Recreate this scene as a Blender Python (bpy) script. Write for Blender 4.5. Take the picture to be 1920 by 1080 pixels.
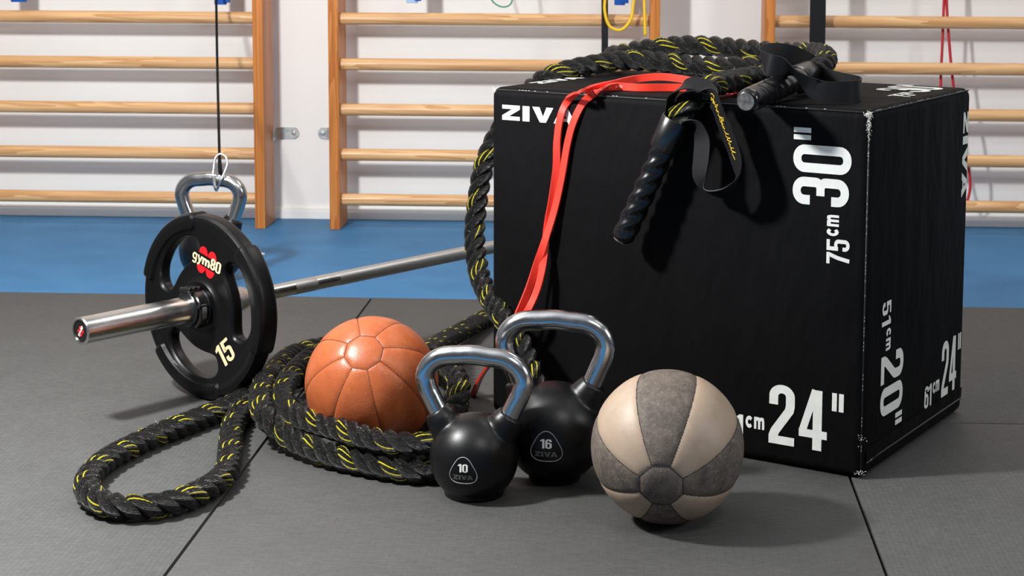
import bpy, bmesh, math, random
from mathutils import Vector, Matrix
import numpy as np

# ------------------------------------------------------------------ scene, camera, light
for o in list(bpy.data.objects): bpy.data.objects.remove(o)
sc = bpy.context.scene
COL = sc.collection
random.seed(7); rng = np.random.default_rng(7)

cd = bpy.data.cameras.new('camera'); cam = bpy.data.objects.new('camera', cd); COL.objects.link(cam)
YAW, PITCH, ROLL, EYE = 0.0448, 0.1107, 0.0045, 0.8929
_f = Vector((0, math.cos(PITCH), -math.sin(PITCH))); _u = Vector((0, math.sin(PITCH), math.cos(PITCH))); _r = Vector((1, 0, 0))
_rr = _r*math.cos(ROLL)+_u*math.sin(ROLL); _uu = -_r*math.sin(ROLL)+_u*math.cos(ROLL)
M = Matrix((_rr, _uu, -_f)).transposed().to_4x4()
cam.matrix_world = Matrix.Translation((0, 0, EYE)) @ Matrix.Rotation(YAW, 4, 'Z') @ M
cd.sensor_fit = 'HORIZONTAL'; cd.sensor_width = 36; cd.lens = 60.964
cd.shift_x = -0.03924; cd.shift_y = -0.16030
cd.clip_start = 0.05
cd.dof.use_dof = True; cd.dof.focus_distance = 2.75; cd.dof.aperture_fstop = 16
sc.camera = cam

sc.view_settings.view_transform = 'Standard'; sc.view_settings.look = 'None'
sc.view_settings.gamma = 1; sc.view_settings.use_curve_mapping = False
sc.view_settings.exposure = 0.0

w = bpy.data.worlds.new('world'); sc.world = w; w.use_nodes = True
w.node_tree.nodes['Background'].inputs[0].default_value = (.9, .95, 1, 1)
w.node_tree.nodes['Background'].inputs[1].default_value = 0.02

def point_light(name, loc, power, radius, col):
    l = bpy.data.lights.new(name, 'POINT'); l.energy = power; l.shadow_soft_size = radius; l.color = col
    o = bpy.data.objects.new(name, l); o.location = loc; COL.objects.link(o); return o
def area_light(name, loc, sx, sy, power, col, target=None):
    l = bpy.data.lights.new(name, 'AREA'); l.shape = 'RECTANGLE'; l.size = sx; l.size_y = sy; l.energy = power; l.color = col
    o = bpy.data.objects.new(name, l); o.location = loc; COL.objects.link(o)
    if target is not None: o.rotation_euler = (Vector(target)-Vector(loc)).to_track_quat('-Z', 'Y').to_euler()
    return o
point_light('flash_head', (-1.25, 2.4, 1.42), 252, .085, (1, .998, .985))
area_light('ceiling_panel', (1.7, 2.6, 2.75), 1.2, .3, 5, (1, .97, .93))
area_light('softbox', (3.0, 1.7, 1.75), .6, .6, 34, (.97, .99, 1), (.6, 3.0, .3))
area_light('ceiling_panel', (-1.6, 3.9, 2.75), 1.2, .3, 16, (1, .93, .86))
area_light('ceiling_panel', (1.2, 4.3, 2.75), 1.2, .3, 18, (1, .95, .90))
area_light('ceiling_panel', (1.0, 0.7, 2.75), 1.0, .35, 34, (1, .97, .94))

# ------------------------------------------------------------------ helpers
def V(p): return Vector(p)
class MB:
    """collects geometry for one mesh object"""
    def __init__(s): s.v = []; s.f = []; s.mi = []; s.uv = None
    def add(s, vs, fs, mi=0):
        o = len(s.v); s.v += [tuple(p) for p in vs]
        for f in fs: s.f.append(tuple(i+o for i in f)); s.mi.append(mi)
    def box(s, lo, hi, mat=None, mi=0):
        x0, y0, z0 = lo; x1, y1, z1 = hi
        vs = [V(p) for p in ((x0,y0,z0),(x1,y0,z0),(x1,y1,z0),(x0,y1,z0),(x0,y0,z1),(x1,y0,z1),(x1,y1,z1),(x0,y1,z1))]
        if mat is not None: vs = [mat @ p for p in vs]
        s.add(vs, [(3,2,1,0),(4,5,6,7),(0,1,5,4),(1,2,6,5),(2,3,7,6),(3,0,4,7)], mi)
    def rings(s, rings, closed=False, cap=True, mi=0):
        n = len(rings[0]); m = len(rings); vs = [p for r in rings for p in r]; fs = []
        for i in range(m if closed else m-1):
            a = i*n; b = ((i+1) % m)*n
            for j in range(n):
                k = (j+1) % n; fs.append((a+j, a+k, b+k, b+j))
        if cap and not closed:
            fs.append(tuple(range(n-1, -1, -1))); fs.append(tuple((m-1)*n+j for j in range(n)))
        s.add(vs, fs, mi)
    def tube(s, pts, r, n=12, closed=False, cap=True, mi=0, flat=1.0):
        pts = [V(p) for p in pts]; m = len(pts)
        rad = r if isinstance(r, (list, tuple)) else [r]*m
        T = []
        for i in range(m):
            if closed: t = pts[(i+1) % m]-pts[i-1]
            else: t = pts[min(i+1, m-1)]-pts[max(i-1, 0)]
            T.append(t.normalized())
        a = Vector((0,0,1)) if abs(T[0].z) < .9 else Vector((1,0,0))
        N = (a-T[0]*a.dot(T[0])).normalized(); R = []
        for i in range(m):
            if i: 
                N = N-T[i]*N.dot(T[i]); N.normalize()
            Bv = T[i].cross(N)
            R.append([pts[i]+(N*math.cos(2*math.pi*j/n)+Bv*math.sin(2*math.pi*j/n)*flat)*rad[i] for j in range(n)])
        s.rings(R, closed, cap, mi)
    def lathe(s, prof, mat=None, n=48, mi=0, cap=True):
        """prof: list of (r, z); axis z"""
        R = []
        for r, z in prof:
            ring = [V((r*math.cos(2*math.pi*j/n), r*math.sin(2*math.pi*j/n), z)) for j in range(n)]
            if mat is not None: ring = [mat @ p for p in ring]
            R.append(ring)
        s.rings(R, False, cap, mi)
    def sphere(s, c, r, n=16, mi=0):
        prof = [(r*math.sin(math.pi*i/n)+1e-6, -r*math.cos(math.pi*i/n)) for i in range(n+1)]
        s.lathe(prof, Matrix.Translation(c), n*2, mi)
    def ribbon(s, pts, wdir, width, th, mi=0):
        pts = [V(p) for p in pts]; m = len(pts); R = []
        for i in range(m):
            t = (pts[min(i+1, m-1)]-pts[max(i-1, 0)]).normalized()
            wd = V(wdir[i]); wd = (wd-t*wd.dot(t)).normalized(); nn = t.cross(wd)
            a = wd*width/2; b = nn*th/2
            R.append([pts[i]-a-b, pts[i]+a-b, pts[i]+a+b, pts[i]-a+b])
        s.rings(R, False, True, mi)
    def mesh(s, name):
        me = bpy.data.meshes.new(name); me.from_pydata(s.v, [], s.f); me.update(); return me
    def build(s, name, mats, parent=None, smooth=38, bevel=0, seg=2, weld=False):
        me = s.mesh(name)
        if not isinstance(mats, (list, tuple)): mats = [mats]
        for m_ in mats: me.materials.append(m_)
        me.polygons.foreach_set('material_index', s.mi)
        bm = bmesh.new(); bm.from_mesh(me)
        if weld: bmesh.ops.remove_doubles(bm, verts=bm.verts[:], dist=2e-5)
        if bevel:
            es = [e for e in bm.edges if len(e.link_faces) == 2 and e.calc_face_angle(0) > .6]
            bmesh.ops.bevel(bm, geom=es, offset=bevel, segments=seg, profile=.5, affect='EDGES')
        bmesh.ops.recalc_face_normals(bm, faces=bm.faces[:])
        bm.to_mesh(me); bm.free()
        return link(name, me, parent, smooth)
def link(name, me, parent=None, smooth=38):
    if smooth:
        me.polygons.foreach_set('use_smooth', [True]*len(me.polygons))
        if smooth < 170: me.set_sharp_from_angle(angle=math.radians(smooth))
    o = bpy.data.objects.new(name, me); COL.objects.link(o)
    if parent is not None: o.parent = parent
    return o
def thing(name, label, cat, loc=(0,0,0), rz=0, group=None):
    o = bpy.data.objects.new(name, None); o.empty_display_size = .05; COL.objects.link(o)
    o.location = loc; o.rotation_euler = (0, 0, rz)
    return tag(o, label, cat, group)
def tag(o, label, cat, group=None):
    o['label'] = label; o['category'] = cat
    if group: o['group'] = group
    return o
def struct(o): o['kind'] = 'structure'; return o
def stuff(o): o['kind'] = 'stuff'; return o
def baked(me, mods):
    """mesh after modifiers (no operators)"""
    o = bpy.data.objects.new('tmp', me); COL.objects.link(o)
    extra = []
    for kind, kw in mods:
        md = o.modifiers.new(kind, kind)
        for k, v_ in kw.items(): setattr(md, k, v_)
    dg = bpy.context.evaluated_depsgraph_get(); dg.update()
    r = bpy.data.meshes.new_from_object(o.evaluated_get(dg)); bpy.data.objects.remove(o)
    return r
def catmull(P, sub=8, closed=False):
    P = [np.array(p, float) for p in P]; n = len(P); out = []
    rngi = range(n if closed else n-1)
    for i in rngi:
        if closed: p0, p1, p2, p3 = P[i-1], P[i], P[(i+1) % n], P[(i+2) % n]
        else: p0, p1, p2, p3 = P[max(i-1,0)], P[i], P[i+1], P[min(i+2,n-1)]
        # centripetal
        def kn(a, b): return max(np.linalg.norm(b-a), 1e-5)**.5
        t0 = 0; t1 = t0+kn(p0,p1) if i or closed else kn(p1,p2); 
        if np.linalg.norm(p0-p1) < 1e-9: p0 = p1-(p2-p1)
        if np.linalg.norm(p3-p2) < 1e-9: p3 = p2+(p2-p1)
        t1 = kn(p0,p1); t2 = t1+kn(p1,p2); t3 = t2+kn(p2,p3)
        for k in range(sub):
            t = t1+(t2-t1)*k/sub
            A1 = (t1-t)/t1*p0+t/t1*p1; A2 = (t2-t)/(t2-t1)*p1+(t-t1)/(t2-t1)*p2; A3 = (t3-t)/(t3-t2)*p2+(t-t2)/(t3-t2)*p3
            B1 = (t2-t)/t2*A1+t/t2*A2; B2 = (t3-t)/(t3-t1)*A2+(t-t1)/(t3-t1)*A3
            out.append((t2-t)/(t2-t1)*B1+(t-t1)/(t2-t1)*B2)
    if not closed: out.append(P[-1])
    return np.array(out)
def resample(P, step):
    P = np.asarray(P); d = np.r_[0, np.cumsum(np.linalg.norm(np.diff(P, axis=0), axis=1))]
    n = max(2, int(d[-1]/step)+1); s = np.linspace(0, d[-1], n)
    return np.stack([np.interp(s, d, P[:, k]) for k in range(3)], 1)

# ------------------------------------------------------------------ materials
def lin(r, g, b):
    f = lambda c: ((c/255+.055)/1.055)**2.4 if c > 10 else c/255/12.92
    return (f(r), f(g), f(b), 1)
class NT:
    def __init__(s, name):
        s.m = bpy.data.materials.new(name); s.m.use_nodes = True; s.t = s.m.node_tree
        s.b = s.t.nodes['Principled BSDF']
    def n(s, kind, **kw):
        nd = s.t.nodes.new(kind)
        for k, v_ in kw.items():
            if k.startswith('i_'):
                key = k[2:]; key = int(key) if key.isdigit() else key
                if hasattr(v_, 'is_output'): s.t.links.new(v_, nd.inputs[key])
                else: nd.inputs[key].default_value = v_
            else: setattr(nd, k, v_)
        return nd
    def set(s, **kw):
        for k, v_ in kw.items():
            key = k.replace('_', ' ')
            if hasattr(v_, 'is_output'): s.t.links.new(v_, s.b.inputs[key])
            else: s.b.inputs[key].default_value = v_
    def coord(s, scale=(1,1,1), rot=(0,0,0), kind='Object'):
        tc = s.n('ShaderNodeTexCoord'); mp = s.n('ShaderNodeMapping')
        mp.inputs['Scale'].default_value = scale; mp.inputs['Rotation'].default_value = rot
        s.t.links.new(tc.outputs[kind], mp.inputs[0]); return mp.outputs[0]
    def noise(s, co, scale=5, detail=4, rough=.55):
        return s.n('ShaderNodeTexNoise', i_Vector=co, i_Scale=scale, i_Detail=detail, i_Roughness=rough).outputs[0]
    def ramp(s, fac, stops):
        r = s.n('ShaderNodeValToRGB', i_0=fac); e = r.color_ramp.elements
        while len(e) < len(stops): e.new(.5)
        for el, (p, c) in zip(e, stops): el.position = p; el.color = c
        return r.outputs[0]
    def bump(s, h, strength=.2, dist=.002, nrm=None):
        kw = dict(i_Height=h, i_Strength=strength, i_Distance=dist)
        if nrm is not None: kw['i_Normal'] = nrm
        return s.n('ShaderNodeBump', **kw).outputs[0]
    def math(s, op, a, b=0.0, c=0.0):
        return s.n('ShaderNodeMath', operation=op, i_0=a, i_1=b, i_2=c).outputs[0]
    def mix(s, fac, a, b):
        nd = s.n('ShaderNodeMix', data_type='RGBA')
        for idx, v_ in ((0, fac), (6, a), (7, b)):
            if hasattr(v_, 'is_output'): s.t.links.new(v_, nd.inputs[idx])
            else: nd.inputs[idx].default_value = v_
        return nd.outputs[2]
def simple(name, col, rough=.5, metal=0, spec=.5, bump=0, bscale=200, var=.0, vscale=8, coat=0):
    t = NT(name); co = t.coord()
    n1 = t.noise(co, vscale, 4)
    lo = tuple(c*(1-var) for c in col[:3])+(1,); hi = tuple(min(1, c*(1+var)) for c in col[:3])+(1,)
    t.set(Base_Color=t.ramp(n1, [(.3, lo), (.7, hi)]), Roughness=rough, Metallic=metal, Specular_IOR_Level=spec, Coat_Weight=coat)
    if bump: t.set(Normal=t.bump(t.noise(co, bscale, 3), bump, .001))
    return t.m

def mk_wall():
    t = NT('white_wall_paint'); co = t.coord()
    t.set(Base_Color=t.ramp(t.noise(co, 1.5, 3), [(.3, lin(234,233,230)), (.7, lin(240,239,236))]), Roughness=.6, Specular_IOR_Level=.3,
          Normal=t.bump(t.noise(co, 180, 3), .08, .001)); return t.m
def mk_blue():
    t = NT('blue_sports_floor'); co = t.coord()
    c = t.ramp(t.noise(co, 6, 5), [(.25, lin(38,102,150)), (.75, lin(54,118,164))])
    t.set(Base_Color=c, Roughness=.55, Specular_IOR_Level=.35, Normal=t.bump(t.noise(co, 420, 2), .12, .001)); return t.m
def mk_mat(name, rz, tint):
    t = NT(name); co = t.coord(rot=(0, 0, rz))
    # woven tatami embossing: short staggered dashes
    br = t.n('ShaderNodeTexBrick', i_Vector=co, i_Scale=1.0, i_Color1=(1,1,1,1), i_Color2=(.84,.84,.84,1), i_Mortar=(.45,.45,.45,1))
    br.inputs['Mortar Size'].default_value = .0007; br.inputs['Brick Width'].default_value = .026; br.inputs['Row Height'].default_value = .0085
    br.inputs['Mortar Smooth'].default_value = .6
    wv = t.noise(co, 9, 4); fine = t.noise(co, 600, 2)
    st = t.noise(t.coord(scale=(38, 230, 1), rot=(0, 0, rz)), 1, 4, .7); st2 = t.noise(t.coord(scale=(420, 60, 1), rot=(0, 0, rz)), 1, 3, .7)
    base = t.ramp(wv, [(.3, tuple(c*.92*k for c, k in zip((.080,.080,.078), tint))+(1,)), (.72, tuple(c*1.06*k for c, k in zip((.080,.080,.078), tint))+(1,))])
    col = t.mix(t.ramp(t.math('ADD', t.math('MULTIPLY', st, .65), t.math('MULTIPLY', st2, .35)), [(.38, (.62,.62,.62,1)), (.62, (0,0,0,1))]), t.n('ShaderNodeMix', data_type='RGBA', blend_type='MULTIPLY', i_0=1.0, i_6=base, i_7=(1.05,1.05,1.05,1)).outputs[2], (.036,.036,.0355,1))
    col = t.mix(.42, col, t.n('ShaderNodeMix', data_type='RGBA', blend_type='MULTIPLY', i_0=1.0, i_6=col, i_7=br.outputs[0]).outputs[2])
    h = t.math('ADD', t.math('MULTIPLY', br.outputs[0], .5), t.math('ADD', t.math('MULTIPLY', fine, .3), st))
    t.set(Base_Color=col, Roughness=.62, Specular_IOR_Level=.35, Normal=t.bump(h, .22, .001)); return t.m
def mk_wood(name, c0, c1, axis, rough=.4):
    t = NT(name); scl = {'x': (1.2, 22, 22), 'z': (22, 22, 1.0)}[axis]
    tc = t.n('ShaderNodeTexCoord'); oi = t.n('ShaderNodeObjectInfo')
    off = t.n('ShaderNodeVectorMath', operation='SCALE', i_0=(13.1, 7.7, 5.3)); t.t.links.new(oi.outputs['Random'], off.inputs['Scale'])
    ad = t.n('ShaderNodeVectorMath', operation='ADD', i_0=tc.outputs['Object'], i_1=off.outputs[0])
    mp = t.n('ShaderNodeMapping'); t.t.links.new(ad.outputs[0], mp.inputs[0]); mp.inputs['Scale'].default_value = scl
    n1 = t.n('ShaderNodeTexNoise', i_Vector=mp.outputs[0], i_Scale=1.0, i_Detail=3, i_Distortion=.6).outputs[0]
    rng_ = t.math('FRACT', t.math('MULTIPLY', n1, 7.0))
    mp2 = t.n('ShaderNodeMapping'); t.t.links.new(ad.outputs[0], mp2.inputs[0]); mp2.inputs['Scale'].default_value = tuple(s*8 if s > 5 else s*3 for s in scl)
    n2 = t.noise(mp2.outputs[0], 1, 4)
    mixf = t.math('ADD', t.math('MULTIPLY', rng_, .5), t.math('MULTIPLY', n2, .5))
    t.set(Base_Color=t.ramp(mixf, [(.2, c0), (.75, c1)]), Roughness=rough, Specular_IOR_Level=.45, Normal=t.bump(n2, .06, .001)); return t.m
def mk_fabric():
    t = NT('black_box_canvas'); co = t.coord()
    weave = t.n('ShaderNodeTexVoronoi', i_Vector=co, i_Scale=620.0).outputs[0]
    big = t.noise(co, 5, 5); wr = t.noise(t.coord(scale=(3, 3, 1.2)), 4.5, 3)
    scuff = t.noise(t.coord(scale=(40, 40, 22)), 1, 6, .75)
    col = t.ramp(big, [(.3, (.0020,.0020,.0024,1)), (.75, (.0036,.0036,.0041,1))])
    col = t.mix(t.ramp(scuff, [(.68, (0,0,0,1)), (.85, (.25,.25,.25,1))]), col, (.05,.05,.05,1))
    b1 = t.bump(weave, .10, .0008); b2 = t.bump(wr, .35, .02, b1)
    t.set(Base_Color=col, Roughness=.68, Specular_IOR_Level=.07, Normal=b2); return t.m
def mk_rope(yellow):
    t = NT('rope_fibre_with_yellow_tracer' if yellow else 'rope_fibre_black')
    uv = t.n('ShaderNodeUVMap', uv_map='yarn'); sp = t.n('ShaderNodeSeparateXYZ', i_0=uv.outputs[0])
    u, v_ = sp.outputs[0], sp.outputs[1]
    y = t.math('FRACT', t.math('ADD', u, t.math('MULTIPLY', v_, 1/.064)))      # position around the strand along the twisted yarns
    yarn = t.math('FRACT', t.math('MULTIPLY', y, 18.0))
    prof = t.math('SINE', t.math('MULTIPLY', yarn, math.pi))
    idx = t.math('FLOOR', t.math('MULTIPLY', y, 18.0))
    cmb = t.n('ShaderNodeCombineXYZ', i_0=t.math('MULTIPLY', y, 70.0), i_1=t.math('MULTIPLY', v_, 170.0), i_2=t.math('MULTIPLY', idx, 3.7))
    fib = t.noise(cmb.outputs[0], 1.0, 5, .7)
    cmb2 = t.n('ShaderNodeCombineXYZ', i_0=t.math('MULTIPLY', y, 26.0), i_1=t.math('MULTIPLY', v_, 60.0), i_2=t.math('MULTIPLY', idx, 9.1))
    glint = t.noise(cmb2.outputs[0], 2.2, 5, .75)
    col = t.ramp(glint, [(.42, (.0012,.0012,.0013,1)), (.55, (.004,.004,.004,1)), (.61, (.03,.029,.028,1)), (.70, (.40,.38,.35,1))])  # pale top stops paint light glinting off the fibres into the black colour
    if yellow:
        mk = None
        for k in (0, 3, 6, 9):
            e = t.math('COMPARE', idx, float(k), .4); mk = e if mk is None else t.math('ADD', mk, e)
        mk = t.math('MULTIPLY', mk, t.math('GREATER_THAN', prof, .45))
        col = t.mix(mk, col, t.ramp(fib, [(.3, lin(196,182,18)), (.7, lin(238,228,50))]))
    h = t.math('ADD', t.math('MULTIPLY', prof, .55), t.math('ADD', t.math('MULTIPLY', fib, 1.6), t.math('MULTIPLY', glint, 1.2)))
    t.set(Base_Color=col, Roughness=.3, Specular_IOR_Level=.42, Normal=t.bump(h, 1.0, .0026)); return t.m
def mk_leather(name, c0, c1, rough, grain=.25, blot=None):
    t = NT(name); co = t.coord()
    vor = t.n('ShaderNodeTexVoronoi', i_Vector=co, i_Scale=420.0).outputs[0]
    n1 = t.noise(co, 14, 6, .62); n2 = t.noise(co, 70, 4, .6)
    fac = t.math('ADD', t.math('MULTIPLY', n1, .65), t.math('MULTIPLY', n2, .35))
    col = t.ramp(fac, [(.32, c0), (.66, c1)])
    if blot: col = t.mix(t.ramp(t.noise(co, 180, 5, .7), [(.5, (0,0,0,1)), (.75, (.6,.6,.6,1))]), col, blot)
    wr = t.n('ShaderNodeTexNoise', i_Vector=co, i_Scale=18.0, i_Detail=6.0, i_Distortion=.8).outputs[0]
    b = t.bump(vor, grain, .0006); b = t.bump(wr, .16, .004, b)
    t.set(Base_Color=col, Roughness=rough, Specular_IOR_Level=.42, Normal=b); return t.m
def mk_steel(name, col, rough, brush=None):
    t = NT(name); co = t.coord(scale=brush or (20,20,20))
    n1 = t.noise(co, 4, 5, .6)
    t.set(Base_Color=col, Metallic=1.0, Roughness=t.n('ShaderNodeMapRange', i_0=n1, i_1=.3, i_2=.7, i_3=rough*.8, i_4=rough*1.3).outputs[0])
    t.set(Normal=t.bump(n1, .03, .001)); return t.m
def mk_knurl():
    t = NT('knurled_steel'); co = t.coord()
    a = t.n('ShaderNodeTexVoronoi', i_Vector=co, i_Scale=700.0).outputs[0]
    t.set(Base_Color=(.5,.5,.49,1), Metallic=1.0, Roughness=.42, Normal=t.bump(a, .3, .0006)); return t.m
def mk_web():
    t = NT('black_nylon_webbing'); co = t.coord()
    wv = t.n('ShaderNodeTexWave', i_Vector=co, i_Scale=260.0, bands_direction='Z').outputs[1]
    t.set(Base_Color=(.0050,.0050,.0060,1), Roughness=.55, Specular_IOR_Level=.25, Normal=t.bump(wv, .15, .0005)); return t.m

MAT = dict(
    wall=mk_wall(), blue=mk_blue(), mat_a=mk_mat('grey_tatami_vinyl', 0, (.84,.83,.82)), mat_b=mk_mat('grey_tatami_vinyl_crosswise', math.pi/2, (.98,1.0,1.0)),
    sub=simple('concrete', (.25,.25,.25,1), .9), ceil=simple('ceiling_paint', (.5,.5,.5,1), .9), far=simple('far_wall_paint', (.22,.22,.23,1), .9),
    rung=mk_wood('pale_ash_wood', lin(186,134,84), lin(222,178,127), 'x', .38), post=mk_wood('amber_pine_wood', lin(172,98,38), lin(206,130,62), 'z', .42),
    fabric=mk_fabric(), prnt=simple('white_screen_print', lin(206,207,202), .6, var=.06, vscale=60), seam=simple('seam_thread', (.01,.01,.01,1), .7),
    fray=simple('frayed_backing', lin(215,212,205), .9), ropey=mk_rope(True), ropeb=mk_rope(False),
    fuzz=simple('loose_rope_fibre', (.06,.06,.055,1), .4), shrink=simple('black_shrink_tube', (.0035,.0035,.004,1), .25, spec=.5, var=.2, bump=.02, bscale=300),
    collar=simple('glossy_black_collar', (.0035,.0035,.0035,1), .3, spec=.8, var=.3, vscale=90, bump=.05, bscale=60), endrub=simple('scuffed_rubber_end', (.06,.06,.06,1), .7, var=.7, vscale=160),
    web=mk_web(), gold=simple('yellow_embroidery', lin(228,186,30), .5), red=simple('red_latex', lin(236,62,46), .38, spec=.45, var=.05, vscale=20),
    redp=simple('pale_print_on_latex', lin(246,170,160), .5), tan=mk_leather('tan_leather', lin(146,70,36), lin(172,92,52), .36),
    beige=mk_leather('beige_leather', lin(148,127,108), lin(161,143,124), .5, .12), suede=mk_leather('grey_brown_suede', lin(46,40,36), lin(108,97,88), .72, .3, lin(132,120,108)),
    thread_t=simple('dark_tan_thread', lin(96,44,20), .7), thread_d=simple('dark_thread', lin(48,40,36), .8),
    chrome=mk_steel('polished_steel', (.46,.465,.47,1), .2), brushed=mk_steel('brushed_steel', (.66,.65,.63,1), .24, (4,4,4)), knurl=mk_knurl(),
    rubber=simple('black_rubber', (.0030,.0030,.0033,1), .36, spec=.34, var=.12, bump=.16, bscale=700), rubber2=simple('black_plate_rubber', (.0028,.0028,.0030,1), .36, spec=.24, var=.15, bump=.06, bscale=500),
    clip=simple('black_plastic', (.006,.006,.006,1), .25, spec=.6), grey=simple('grey_badge_outline', lin(150,150,148), .5), greyd=simple('dark_grey_badge_letters', lin(92,92,92), .5),
    white=simple('white_badge_print', lin(232,230,224), .5), cream=simple('cream_plate_print', lin(226,204,160), .5), logo=simple('red_logo_print', lin(226,16,24), .45),
    galv=mk_steel('galvanised_steel', (.55,.57,.56,1), .38), silver=mk_steel('bright_zinc', (.8,.8,.78,1), .28),
    bluep=simple('blue_plastic', lin(24,82,168), .4), paleb=simple('pale_blue_plastic', lin(170,196,226), .4), green=simple('green_rubber', lin(30,140,110), .5),
    yellow=simple('yellow_rubber', lin(240,192,20), .45), redc=simple('dark_red_cord', lin(190,22,34), .5), blackc=simple('black_cord', (.003,.003,.003,1), .6, spec=.15), whitep=simple('white_plastic', lin(236,238,240), .5))

# ------------------------------------------------------------------ glyphs (own letter shapes, unit height)
def strip(pts, wd, closed=False):
    """ribbon of quads along a 2-D polyline with mitred joints"""
    P = [np.array(p, float) for p in pts]; n = len(P); L = []; R = []
    for i in range(n):
        if closed: a, b = P[i]-P[i-1], P[(i+1) % n]-P[i]
        else: a = P[i]-P[i-1] if i else P[1]-P[0]; b = P[i+1]-P[i] if i < n-1 else P[-1]-P[-2]
        a = a/np.linalg.norm(a); b = b/np.linalg.norm(b)
        na = np.array((-a[1], a[0])); nb = np.array((-b[1], b[0])); m = na+nb; l = np.linalg.norm(m)
        m = m/l if l > 1e-6 else na; k = 1/max(.45, float(m @ na))
        L.append(P[i]+m*k*wd/2); R.append(P[i]-m*k*wd/2)
    q = []
    for i in range(n if closed else n-1):
        j = (i+1) % n; q.append([L[i], R[i], R[j], L[j]])
    return q
def arc(cx, cy, rx, ry, a0, a1, n=8):
    return [(cx+rx*math.cos(math.radians(a0+(a1-a0)*i/n)), cy+ry*math.sin(math.radians(a0+(a1-a0)*i/n))) for i in range(n+1)]
def rrect(x0, y0, x1, y1, r, ry=None):
    ry = ry or r
    return arc(x1-r, y1-ry, r, ry, 0, 90, 6)+arc(x0+r, y1-ry, r, ry, 90, 180, 6)+arc(x0+r, y0+ry, r, ry, 180, 270, 6)+arc(x1-r, y0+ry, r, ry, 270, 360, 6)
T_ = .140; XS = 1.43
def glyph(ch):
    g, adv = glyph_raw(ch)
    if ch in '0123456789': g = [[np.array((q[0]*XS, q[1])) for q in pl] for pl in g]; adv *= XS
    return g, adv
def glyph_raw(ch):
    """-> (list of polygons, advance width)"""
    t = T_; h = t/2; W = .405; r = .125
    x0, x1 = h, W-h
    if ch == '0': return strip(rrect(x0, h, x1, 1-h, r), t, True), W
    if ch == '1': return strip([(.195, 0), (.195, 1)], t)+[[np.array(p) for p in ((.14, 1), (.0, .86), (.0, .74), (.14, .80))]], .28
    if ch == '2': return strip([(x0, .66)]+arc(x0+r, 1-h-r, r, r, 180, 90, 6)+arc(x1-r, 1-h-r, r, r, 90, 0, 6)+[(x1, .66), (x1-.015, .58), (x0+.03, .22), (x0, .13), (x0, 0)], t)+strip([(h*.4, h), (W, h)], t), W
    if ch == '3':
        up = [(x0, .70)]+arc(x0+r, 1-h-r, r, r, 180, 90, 6)+arc(x1-r, 1-h-r, r, r, 90, 0, 6)+arc(x1-r*.8, .60, r*.8, .085, 0, -90, 5)+[(x0+.07, .515)]
        lo = [(x, 1.03-y) for x, y in up]
        return strip(up, t)+strip(lo, t), W
    if ch == '4': return strip([(W*.70, 0), (W*.70, 1)], t)+strip([(0, .265), (W+.03, .265)], t*.95)+strip([(.05, .28), (W*.62, 1)], t*.8), W+.03
    if ch == '5': return strip([(W-.02, 1-h*.95), (x0, 1-h*.95), (x0, .50)], t)+strip([(x0, .56), (x0+.07, .60)]+arc(x1-r, .60-r*.9, r, r*.9, 90, 0, 6)+arc(x1-r, h+r, r, r, 0, -90, 6)+arc(x0+r, h+r, r, r, 270, 180, 6)+[(x0, .30)], t), W
    if ch == '6': return strip(rrect(x0, h, x1, .575, r*.9), t, True)+strip([(x0, .3), (x0, 1-h-r)]+arc(x0+r, 1-h-r, r, r, 180, 90, 6)+arc(x1-r, 1-h-r, r, r, 90, 0, 6)+[(x1, .73)], t), W
    if ch == '7': return strip([(0, 1-h), (W, 1-h)], t)+strip([(x1+.01, .93), (.22, .5), (.14, 0)], t), W
    if ch == '8':
        lo = arc(W/2, .28, x1-W/2, .28-h, 90, 450, 24); up = arc(W/2, .53+(.47-h)/2-.0, x1-W/2-.015, (.47-h)/2+.015, -90, -450, 24)
        up = [lo[-1]]+up[1:-1]+[lo[-1]]; return strip(lo, t)+strip(up, t), W
    if ch == '"': return strip([(.05, .70), (.05, 1)], .105)+strip([(.20, .70), (.20, 1)], .105), .30
    if ch == 'c': 
        a, b = .62, .6
        return strip([(b-.13, .62*a+.06)]+arc(b/2-.0, a/2, b/2-.09, a/2-.09, 50, 310, 14)+[(b-.13, .38*a-.06)], .19), b
    if ch == 'm':
        f = lambda *q: [np.array(v_, float) for v_ in q]
        return [f((0,0),(.19,0),(.19,.40),(0,.40)), f((0,.40),(.19,.40),(.25,.45),(.25,.62),(0,.62)), f((.25,.62),(.25,.45),(.33,.40),(.52,.40),(.47,.58),(.40,.62)), f((.33,0),(.52,0),(.52,.40),(.33,.40)),
                f((.47,.58),(.52,.40),(.58,.45),(.66,.40),(.85,.40),(.80,.58),(.72,.62),(.54,.62)), f((.66,0),(.85,0),(.85,.40),(.66,.40))], .87
    if ch == ' ': return [], .16
    P = lambda *q: [np.array(p, float) for p in q]
    if ch == 'Z': return [P((0,1),(1.18,1),(1.18,.74),(0,.74)), P((1.18,.78),(1.18,.74),(.46,.26),(.0,.26),(0,.30),(.66,.74)), P((0,0),(1.18,0),(1.18,.26),(0,.26))], 1.26
    if ch == 'I': return [P((0,0),(.46,0),(.46,1),(0,1))], .54
    if ch == 'V': return [P((0,1),(.48,1),(.74,.30),(.50,0)), P((.50,0),(.90,0),(1.38,1),(.93,1),(.66,.26))], 1.30
    if ch == 'A': return [P((0,0),(.46,1),(.72,.70),(.42,0)), P((.46,1),(.94,1),(1.42,0),(.97,0),(.70,.70)), P((.46,.16),(.96,.16),(.88,.36),(.54,.36))], 1.42
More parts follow.
